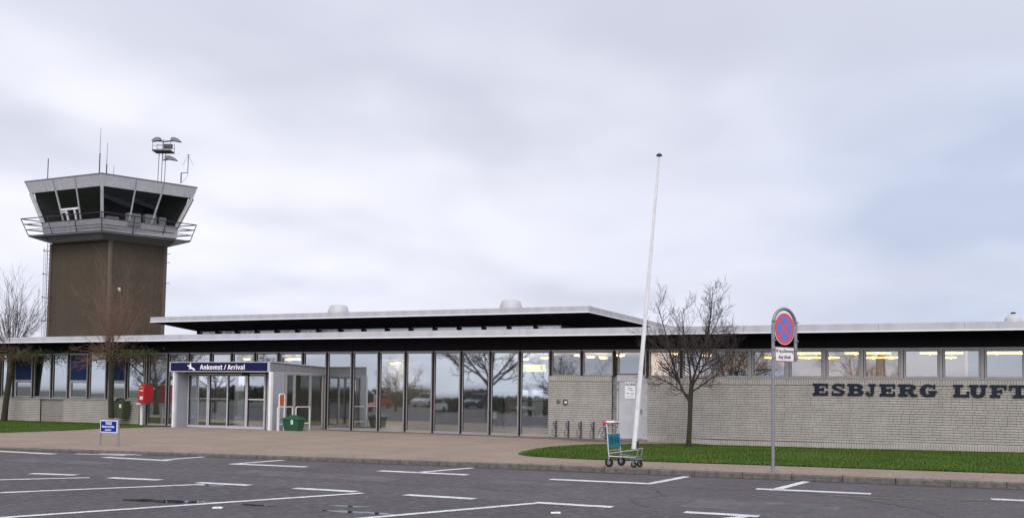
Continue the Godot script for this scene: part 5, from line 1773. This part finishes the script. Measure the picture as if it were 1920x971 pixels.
	var circ := func(r: float) -> PackedVector2Array:
		var out := PackedVector2Array()
		for k in 48: out.append(Vector2(cos(TAU * k / 48), sin(TAU * k / 48)) * r)
		return out
	var at_d := Transform3D(Basis.IDENTITY, cx)
	g = G.new()
	g.prism(circ.call(0.347), 0, 0.012, at_d)
	part("back_plate", g, M.label_white, disc)
	g = G.new()
	g.prism(circ.call(0.334), 0.012, 0.017, at_d)
	part("red_face", g, M.stop_red, disc)
	g = G.new()
	var bar_ := PackedVector2Array([Vector2(-0.036, -0.4), Vector2(0.036, -0.4), Vector2(0.036, 0.4), Vector2(-0.036, 0.4)])
	var pieces := [circ.call(0.252)]
	for ang in [PI / 4, -PI / 4]:
		var turned := PackedVector2Array()
		for p in bar_:
			var q: Vector2 = p.rotated(ang)
			turned.append(q)
		var nx := []
		for pc in pieces:
			for cut in Geometry2D.clip_polygons(pc, turned): nx.append(cut)
		pieces = nx
	for pc in pieces:
		g.prism(pc, 0.017, 0.020, at_d)
	part("blue_quarters", g, M.stop_blue, disc)
	var pl := node_in("supplementary_plate", ns)
	g = G.new()
	g.bbox(Vector3(0.385, 2.505, 0.0), Vector3(0.66, 0.315, 0.014), 0.004)
	part("plate", g, M.label_white, pl)
	g = G.new()
	for q in [[0.06, 0.71, 2.645, 2.661], [0.06, 0.71, 2.349, 2.365], [0.06, 0.078, 2.365, 2.645], [0.692, 0.71, 2.365, 2.645]]:
		g.span(q[0], q[1], q[2], q[3], 0.0072, 0.011)
	part("border", g, M.plate_red, pl)
	text_part("lettering", "Af og pålæsning", sans(0.0), Vector3(0.09, 2.57, 0.0072), 0.59, 0.1, M.ink, pl, 0.003)
	text_part("lettering", "dog tilladt", sans(0.0), Vector3(0.18, 2.435, 0.0072), 0.41, 0.1, M.ink, pl, 0.003)
	g = G.new()
	for y in [2.8, 3.2, 2.42, 2.6]:
		g.box(Vector3(0.0, y, 0.02), Vector3(0.08, 0.03, 0.06)); g.box(Vector3(0.77, y, 0.02), Vector3(0.08, 0.03, 0.06))
	part("clamps", g, M.galvanised, ns)
	# taxi sign
	var tx := thing("taxi_sign", "low blue sign with white TAXI lettering on two grey posts by the kerb", "sign", Vector3(-5.92, gy(-5.92, 12.6), 12.62))
	tx.rotation.y = 0.0
	g = G.new()
	for s in [-0.345, 0.345]:
		g.rod(Vector3(s, -0.1, 0), Vector3(s * 0.97, 0.77, 0), 0.022, 10)
	g.rod(Vector3(-0.335, 0.76, 0), Vector3(0.335, 0.76, 0), 0.02, 10)
	part("posts", g, M.galvanised, tx)
	g = G.new()
	g.bbox(Vector3(0.0, 0.555, 0.035), Vector3(0.65, 0.35, 0.02), 0.005)
	part("white_border", g, M.label_white, tx)
	g = G.new()
	g.bbox(Vector3(0.0, 0.555, 0.046), Vector3(0.60, 0.30, 0.008), 0.003)
	part("blue_face", g, M.sign_blue, tx)
	text_part("lettering", "TAXI", sans(0.8), Vector3(-0.12, 0.645, 0.05), 0.24, 0.085, M.letter_white, tx, 0.003)
	text_part("lettering", "Reserverede", sans(0.6), Vector3(-0.24, 0.55, 0.05), 0.46, 0.062, M.letter_white, tx, 0.003)
	text_part("lettering", "pladser", sans(0.6), Vector3(-0.12, 0.455, 0.05), 0.23, 0.062, M.letter_white, tx, 0.003)
	# post box
	var pb := thing("post_box", "red wall-type post box with gold emblem on a pale post", "post box", Vector3(-16.28, gy(-16.28, 0.6), 0.62))
	g = G.new()
	g.bbox(Vector3(-0.24, 0.5, -0.02), Vector3(0.10, 1.1, 0.07), 0.006)
	part("post", g, M.white_paint, pb)
	g = G.new()
	var prof := PackedVector2Array([Vector2(-0.26, 0.0), Vector2(0.26, 0.0), Vector2(0.26, 0.62)])
	for k in 9:
		var q := PI * k / 8
		prof.append(Vector2(cos(q) * 0.26, 0.62 + sin(q) * 0.2))
	g.prism(prof, -0.16, 0.17, Transform3D(Basis(Vector3.UP, PI / 2), Vector3(-0.02, 0.98, 0.0)))
	part("body", g, M.post_red, pb)
	g = G.new()
	g.bbox(Vector3(0.0, 1.32, 0.268), Vector3(0.29, 0.6, 0.02), 0.008)
	part("front_door", g, M.post_red, pb)
	g = G.new()
	g.bbox(Vector3(0.01, 1.52, 0.281), Vector3(0.2, 0.035, 0.012), 0.003)
	part("slot_flap", g, M.label_white, pb)
	g = G.new()
	g.bbox(Vector3(0.01, 1.2, 0.281), Vector3(0.16, 0.13, 0.01), 0.002)
	part("collection_label", g, M.label_white, pb)
	g = G.new()
	for y in [1.23, 1.2, 1.17]: g.span(-0.05, 0.07, y, y + 0.01, 0.286, 0.289)
	part("label_lines", g, M.ink_grey, pb)
	g = G.new()
	g.prism(PackedVector2Array([Vector2(-0.06, -0.03), Vector2(0.06, -0.03), Vector2(0.08, 0.05), Vector2(0.035, 0.015), Vector2(0, 0.07), Vector2(-0.035, 0.015), Vector2(-0.08, 0.05)]), 0.0, 0.012, Transform3D(Basis.IDENTITY, Vector3(0.0, 1.66, 0.255)))
	part("emblem", g, M.gold, pb)
	g = G.new()
	g.bbox(Vector3(-0.16, 0.95, 0.06), Vector3(0.2, 0.05, 0.44), 0.006)
	part("bracket", g, M.white_paint, pb)
	# olive litter bin
	var lb := thing("litter_bin", "olive green litter bin with black bag beside the upright pollard", "litter bin", Vector3(-17.92, 0.0, 0.42))
	g = G.new()
	g.prism(PackedVector2Array([Vector2(-0.3, 0.32), Vector2(0.27, 0.30), Vector2(0.36, 1.02), Vector2(-0.36, 1.02)]), -0.2, 0.2)
	part("body", g, M.bin_green, lb)
	g = G.new()
	g.bbox(Vector3(0, 1.035, 0), Vector3(0.78, 0.04, 0.46), 0.012)
	part("rim", g, M.bin_green, lb)
	g = G.new()
	var bag := []
	for k in 15:
		var q := PI * k / 14
		bag.append(Vector3(0.08 + cos(q) * 0.24, 1.05 + sin(q) * 0.1 * (1.0 + 0.3 * sin(k * 2.0)), 0.1))
	g.tube(bag, bag.map(func(_p): return 0.045), 7)
	part("bag", g, M.bag_black, lb)
	g = G.new()
	g.bbox(Vector3(0.17, 0.83, 0.203), Vector3(0.12, 0.16, 0.006), 0.002)
	part("sticker", g, M.label_white, lb)
	g = G.new()
	g.bbox(Vector3(-0.36, 0.5, -0.1), Vector3(0.05, 1.2, 0.05), 0.005)
	part("post", g, M.alu_white, lb)
	# green grit box by the porch
	var gb := thing("grit_box", "green grit box with pitched lid beside the entrance porch", "grit box", Vector3(-6.72, gy(-6.72, 2.95), 2.95))
	gb.rotation.y = 0.12
	gb.scale = Vector3(0.72, 0.82, 0.72)
	g = G.new()
	var top := [Vector3(-0.45, 0.5, 0.36), Vector3(0.45, 0.5, 0.36), Vector3(0.45, 0.5, -0.36), Vector3(-0.45, 0.5, -0.36)]
	var bot := [Vector3(-0.38, 0, 0.29), Vector3(0.38, 0, 0.29), Vector3(0.38, 0, -0.29), Vector3(-0.38, 0, -0.29)]
	band(g, bot, top); cap(g, bot, Vector3.DOWN)
	part("tub", g, M.grit_green, gb)
	g = G.new()
	g.bbox(Vector3(0, 0.525, 0), Vector3(1.04, 0.05, 0.84), 0.015)
	var rl := [Vector3(-0.5, 0.551, 0.4), Vector3(0.5, 0.551, 0.4), Vector3(0.5, 0.551, -0.4), Vector3(-0.5, 0.551, -0.4)]
	var rh := [Vector3(-0.12, 0.72, 0.07), Vector3(0.12, 0.72, 0.07), Vector3(0.12, 0.72, -0.07), Vector3(-0.12, 0.72, -0.07)]
	band(g, rl, rh); cap(g, rh, Vector3.UP)
	part("lid", g, M.grit_green, gb)
	g = G.new()
	g.bbox(Vector3(0.1, 0.4, 0.372), Vector3(0.12, 0.2, 0.02), 0.004, Basis(Vector3.RIGHT, 0.12))
	part("label", g, M.label_white, gb)
	g = G.new()
	g.span(0.07, 0.12, 0.36, 0.44, 0.385, 0.388)
	part("label_mark", g, M.ink_grey, gb)
	# trolley parking rail with orange plate
	var tr := thing("trolley_rail", "white tubular trolley rail with orange plate beside the porch glass", "railing", Vector3(-7.05, 0.11, 0))
	var hoop := func(z0: float, z1: float, h: float, r: float) -> G:
		var q := G.new()
		q.tube([Vector3(0, -0.1, z0), Vector3(0, h - 0.06, z0), Vector3(0, h - 0.02, z0 + (0.02 if z1 > z0 else -0.02)), Vector3(0, h, z0 + (0.06 if z1 > z0 else -0.06)), Vector3(0, h, z1 - (0.06 if z1 > z0 else -0.06)), Vector3(0, h - 0.02, z1 - (0.02 if z1 > z0 else -0.02)), Vector3(0, h - 0.06, z1), Vector3(0, -0.1, z1)], [r, r, r, r, r, r, r, r], 8)
		return q
	part("hoop", hoop.call(3.5, 2.6, 0.88, 0.02), M.white_paint, tr)
	part("hoop", hoop.call(2.38, 1.5, 0.87, 0.02), M.white_paint, tr)
	part("sign_hoop", hoop.call(3.42, 3.1, 1.36, 0.022), M.white_paint, tr)
	g = G.new()
	g.span(-0.012, 0.012, 0.87, 0.9, 3.12, 3.4)
	part("sign_rail", g, M.white_paint, tr)
	g = G.new()
	g.span(-0.008, 0.008, 0.93, 1.32, 3.13, 3.39)
	part("orange_plate", g, M.orange, tr)
	g = G.new()
	g.rod(Vector3(0, 0.24, 3.5), Vector3(0, 0.24, 2.6), 0.018); g.rod(Vector3(0, 0.24, 2.38), Vector3(0, 0.24, 1.5), 0.018)
	part("low_rail", g, M.white_paint, tr)
	build_trolley()

func build_trolley() -> void:
	# local frame: +x forward (towards the small wheels), z across, handle at the rear
	var t := thing("luggage_trolley", "steel luggage trolley with teal panel and red handle ends beside the flagpole", "luggage trolley", Vector3(9.10, gy(9.1, 12.5) + 0.0, 12.5))
	t.rotation.y = -0.13
	var hw := 0.31
	var g := G.new()
	for s in [-1.0, 1.0]:
		g.tube([Vector3(0.04, 0.12, hw * s), Vector3(0.0, 0.3, hw * s), Vector3(-0.06, 0.9, hw * s * 0.92), Vector3(-0.08, 0.96, hw * s * 0.92), Vector3(-0.12, 0.985, hw * s * 0.92)], [0.018, 0.018, 0.018, 0.018, 0.018], 8)
	for q in [[0.44, -0.012], [0.36, -0.005], [0.72, -0.04], [0.29, 0.0]]:
		g.rod(Vector3(q[1], q[0], -hw), Vector3(q[1], q[0], hw), 0.013, 8)
	part("back_frame", g, M.chrome, t)
	g = G.new()
	var hp := []
	for k in 9:
		hp.append(Vector3(-0.08, 0.93 - 0.07 * pow(absf(k - 4) / 4.0, 2.0), lerpf(-hw, hw, k / 8.0) * 0.92))
	g.tube(hp, hp.map(func(_p): return 0.015), 8)
	for z in [-0.12, 0.0, 0.12]: g.rod(Vector3(-0.07, 0.73, z), Vector3(-0.08, 0.91, z), 0.006, 6)
	part("back_grid", g, M.chrome, t)
	g = G.new()
	g.rod(Vector3(-0.13, 0.99, -0.22), Vector3(-0.13, 0.99, 0.22), 0.024, 10)
	g.bbox(Vector3(-0.05, 0.985, 0.0), Vector3(0.18, 0.02, 0.42), 0.006)
	part("handle_bar", g, M.white_paint, t)
	for s in [-1.0, 1.0]:
		g = G.new()
		g.tube([Vector3(-0.13, 0.985, 0.2 * s), Vector3(-0.13, 0.985, 0.33 * s)], [0.028, 0.028], 10)
		g.bbox(Vector3(-0.08, 0.965, 0.27 * s), Vector3(0.1, 0.03, 0.1), 0.01)
		part("handle_grip", g, M.handle_red, t)
	g = G.new()
	for s in [1.0]:
		g.tube([Vector3(-0.06, 0.9, hw * s), Vector3(-0.2, 0.86, hw * s), Vector3(-0.26, 0.72, hw * s), Vector3(-0.22, 0.66, hw * s)], [0.012, 0.012, 0.012, 0.012], 7)
	part("rear_hook", g, M.chrome, t)
	var pn := node_in("advert_panel", t)
	g = G.new()
	var pb := Basis(Vector3.BACK, 0.085)
	g.bbox(Vector3(-0.012, 0.575, 0), Vector3(0.014, 0.27, hw * 1.9), 0.003, pb)
	part("plate", g, M.teal, pn)
	for sgn in [1.0]:
		g = G.new()
		var ringp := PackedVector2Array()
		for k in 24: ringp.append(Vector2(cos(TAU * k / 24) * 0.07, sin(TAU * k / 24) * 0.085))
		var holes := PackedVector2Array()
		for k in 24: holes.append(Vector2(cos(TAU * k / 24) * 0.04, sin(TAU * k / 24) * 0.055))
		var face_x := Transform3D(Basis(Vector3(0, 0, -1), Vector3(0, 1, 0), Vector3(1, 0, 0)), Vector3(-0.004, 0.575, 0.15))
		for k in 24:
			var q := PackedVector2Array([ringp[k], ringp[(k + 1) % 24], holes[(k + 1) % 24], holes[k]])
			g.prism(q, 0.0, 0.006, face_x)
		for y in [0.63, 0.58, 0.53]:
			g.box(Vector3(0.0, y, -0.1), Vector3(0.006, 0.022, 0.26 - absf(y - 0.58)), pb)
		part("print", g, M.teal_ink, pn)
	# load frame
	g = G.new()
	for s in [-1.0, 1.0]:
		g.tube([Vector3(0.0, 0.24, hw * s), Vector3(0.25, 0.23, 0.2 * s), Vector3(0.54, 0.22, 0.11 * s), Vector3(0.61, 0.26, 0.11 * s), Vector3(0.63, 0.42, 0.11 * s)], [0.016, 0.016, 0.016, 0.016, 0.016], 8)
		g.tube([Vector3(0.0, 0.3, hw * s), Vector3(0.63, 0.4, 0.11 * s)], [0.013, 0.013], 8)
	g.rod(Vector3(0.63, 0.42, -0.12), Vector3(0.63, 0.42, 0.12), 0.016, 8)
	for x in [0.14, 0.3, 0.46]:
		var w := lerpf(hw, 0.11, x / 0.56)
		g.rod(Vector3(x, 0.23, -w), Vector3(x, 0.23, w), 0.01, 6)
	g.rod(Vector3(0, 0.26, -hw), Vector3(0.58, 0.24, 0.1), 0.01, 6)
	part("load_frame", g, M.chrome, t)
	g = G.new()
	g.bbox(Vector3(0.54, 0.185, 0), Vector3(0.2, 0.04, 0.3), 0.01)
	part("caster_plate", g, M.steel_mid, t)
	for q in [[0.02, hw, 0.1], [0.02, -hw, 0.1], [0.53, 0.12, 0.07], [0.56, -0.12, 0.07]]:
		var w := node_in("wheel", t)
		w.position = Vector3(q[0], q[2], q[1])
		g = G.new()
		var R: float = q[2]
		g.lathe([Vector2(R * 0.45, -0.022), Vector2(R * 0.9, -0.02), Vector2(R, -0.008), Vector2(R, 0.008), Vector2(R * 0.9, 0.02), Vector2(R * 0.45, 0.022), Vector2(R * 0.45, -0.022)], Transform3D(Basis(Vector3.RIGHT, PI / 2), Vector3.ZERO), 22)
		part("tyre", g, M.rubber, w)
		g = G.new()
		g.lathe([Vector2(0, -0.024), Vector2(R * 0.46, -0.018), Vector2(R * 0.46, 0.018), Vector2(0, 0.024)], Transform3D(Basis(Vector3.RIGHT, PI / 2), Vector3.ZERO), 16)
		part("hub", g, M.hub_grey, w)
		g = G.new()
		for s in [-1, 1]: g.box(Vector3(0, R * 0.55, 0.032 * s), Vector3(0.035, R * 1.3, 0.006))
		part("fork", g, M.galvanised, w)

# ---------------------------------------------------------------- what the glass mirrors: the far side of the car park
func build_behind() -> void:
	var g := G.new()
	# hedge along the far side
	var h := Node3D.new()
	put(h, "hedge", self)
	tag(h, "low dark clipped hedge along the far side of the car park, mirrored in the glass", "hedge")
	g = G.new()
	for k in 26000:
		var x := rng.randf_range(-75.0, 40.0)
		var p := Vector3(x, rng.randf_range(-0.1, 1.45) + 0.25 * sin(x * 0.7) * sin(x * 0.23) + (0.5 if x < -40 else 0.0), 60.0 + rng.randf_range(-0.6, 0.6))
		var q := Basis(Vector3(rng.randf_range(-1, 1), rng.randf_range(-1, 1), rng.randf_range(-1, 1)).normalized(), rng.randf() * TAU)
		var l := rng.randf_range(0.1, 0.22)
		g.tri(p - q.x * l, p + q.x * l, p + q.y * l * 1.4, q.z if q.z.z < 0 else -q.z)
	part("foliage", g, M.hedge_leaf, h).set_meta("kind", "stuff")
	# bare trees of the car park
	var o := {"levels": 4, "kids": [4, 5, 5, 3], "bend": 0.24, "up": 0.03, "shrink": 0.85, "min_r": 0.009, "taper": 0.35}
	var proto: Node3D = null
	var spots := [[-15.5, 32.0, 1.15, 0.3, "large spreading bare tree mirrored in the middle tall panes"], [-12.8, 40.0, 0.75, 2.0, "smaller bare tree mirrored beside the brick wall's left end"], [-33.5, 18.0, 0.95, 4.0, "dark bare tree mirrored in the pane beside the red post box"], [-36.0, 32.0, 0.8, 1.1, "bare tree mirrored in the sliding doors"], [-30.0, 44.0, 0.6, 5.2, "small bare tree mirrored low in the panes right of the porch"], [-52.0, 36.0, 0.8, 3.3, "bare tree mirrored above the arrival sign"], [0.5, 46.0, 0.7, 0.9, "bare tree mirrored in the windows over the brick wall"], [8.0, 52.0, 0.85, 2.7, "bare tree mirrored beside the no-stopping sign"]]
	for s in spots:
		var t: Node3D
		if proto == null:
			t = thing("car_park_tree", s[4], "tree", Vector3.ZERO, "bare trees mirrored in the glass")
			g = G.new()
			g.tube([Vector3(0, -0.2, 0), Vector3(0.02, 0.4, 0), Vector3(-0.08, 1.2, 0.05), Vector3(0.05, 2.1, 0)], [0.28, 0.2, 0.16, 0.14], 10)
			part("trunk", g, M.bark, t)
			g = G.new()
			for k in 7:
				var a := TAU * k / 7 + rng.randf_range(-0.3, 0.3)
				grow(g, Vector3(0.03, rng.randf_range(1.7, 2.1), 0), Vector3(cos(a) * 0.9, rng.randf_range(0.5, 1.1), sin(a) * 0.9), rng.randf_range(3.0, 4.6), 0.085, 0, o)
			grow(g, Vector3(0.05, 2.05, 0), Vector3(0.1, 1, 0), 4.2, 0.09, 0, o)
			part("crown", g, M.twig_dark, t)
			proto = t
		else:
			t = proto.duplicate()
			put(t, "car_park_tree", self)
			t.set_meta("label", s[4])
		t.transform = Transform3D(Basis(Vector3.UP, s[3]).scaled(Vector3.ONE * s[2]), Vector3(s[0], ROAD, s[1]))
	# parked cars
	var cols := [lin(0.30, 0.02, 0.025), lin(0.45, 0.46, 0.48), lin(0.04, 0.05, 0.10), lin(0.02, 0.02, 0.022), lin(0.55, 0.55, 0.54), lin(0.10, 0.14, 0.16)]
	var names := ["red", "silver", "dark blue", "black", "white", "grey-green"]
	for i in 6:
		build_car(Vector3(-38.0 + i * 5.6, ROAD, 53.5 + (i % 2) * 0.4), mat("car_%d" % i, cols[i], 0.25), names[i] + " hatchback parked beyond the photographer, mirrored low in the glass")
	# a lamp post of the car park
	var lp := thing("car_park_lamp", "slim grey lamp post of the car park mirrored right of the porch", "lamp post", Vector3(-30.5, ROAD, 28.0))
	g = G.new()
	g.tube([Vector3(0, -0.1, 0), Vector3(0, 1.0, 0), Vector3(0, 6.2, 0)], [0.12, 0.1, 0.07], 10)
	part("post", g, M.steel_mid, lp)
	g = G.new()
	g.bar(Vector3(0, 6.2, 0), Vector3(0.9, 6.4, 0), 0.07, 0.07)
	part("arm", g, M.steel_mid, lp)
	g = G.new()
	g.bbox(Vector3(1.05, 6.38, 0), Vector3(0.6, 0.14, 0.26), 0.04)
	part("lamp_head", g, M.steel_dark, lp)

func build_car(at: Vector3, paint: Material, label: String) -> void:
	var c := thing("parked_car", label, "car", at, "cars parked behind the photographer")
	var g := G.new()
	var xf := Transform3D(Basis(Vector3.UP, PI / 2), Vector3.ZERO)
	g.prism(PackedVector2Array([Vector2(-2.0, 0.25), Vector2(2.0, 0.25), Vector2(2.06, 0.5), Vector2(2.0, 0.68), Vector2(1.2, 0.86), Vector2(-1.85, 0.92), Vector2(-2.03, 0.7)]), -0.84, 0.84, xf)
	g.prism(PackedVector2Array([Vector2(1.0, 0.87), Vector2(0.35, 1.40), Vector2(-1.3, 1.42), Vector2(-1.85, 0.915)]), -0.66, 0.66, xf)
	part("body", g, paint, c)
	g = G.new()
	g.prism(PackedVector2Array([Vector2(0.8, 0.92), Vector2(0.3, 1.34), Vector2(-1.25, 1.36), Vector2(-1.6, 0.95)]), -0.668, 0.668, xf)
	part("side_window", g, M.gasket, c)
	g = G.new()
	g.face(Vector3(-0.6, 0.92, -0.97), Vector3(0.6, 0.92, -0.97), Vector3(0.54, 1.36, -0.42), Vector3(-0.54, 1.36, -0.42), Vector3(0, 0, 0))
	part("windscreen", g, M.gasket, c)
	for s in [[-0.8, 1.25], [0.8, 1.25], [-0.8, -1.25], [0.8, -1.25]]:
		g = G.new()
		g.lathe([Vector2(0, -0.1), Vector2(0.2, -0.1), Vector2(0.31, -0.07), Vector2(0.31, 0.07), Vector2(0.2, 0.1), Vector2(0, 0.1)], Transform3D(Basis(Vector3.BACK, PI / 2), Vector3(s[0], 0.31, s[1])), 18)
		part("wheel", g, M.rubber, c)
	for s in [-0.6, 0.6]:
		g = G.new()
		g.bbox(Vector3(s, 0.62, -2.03), Vector3(0.3, 0.13, 0.06), 0.02)
		part("headlight", g, M.label_white, c)
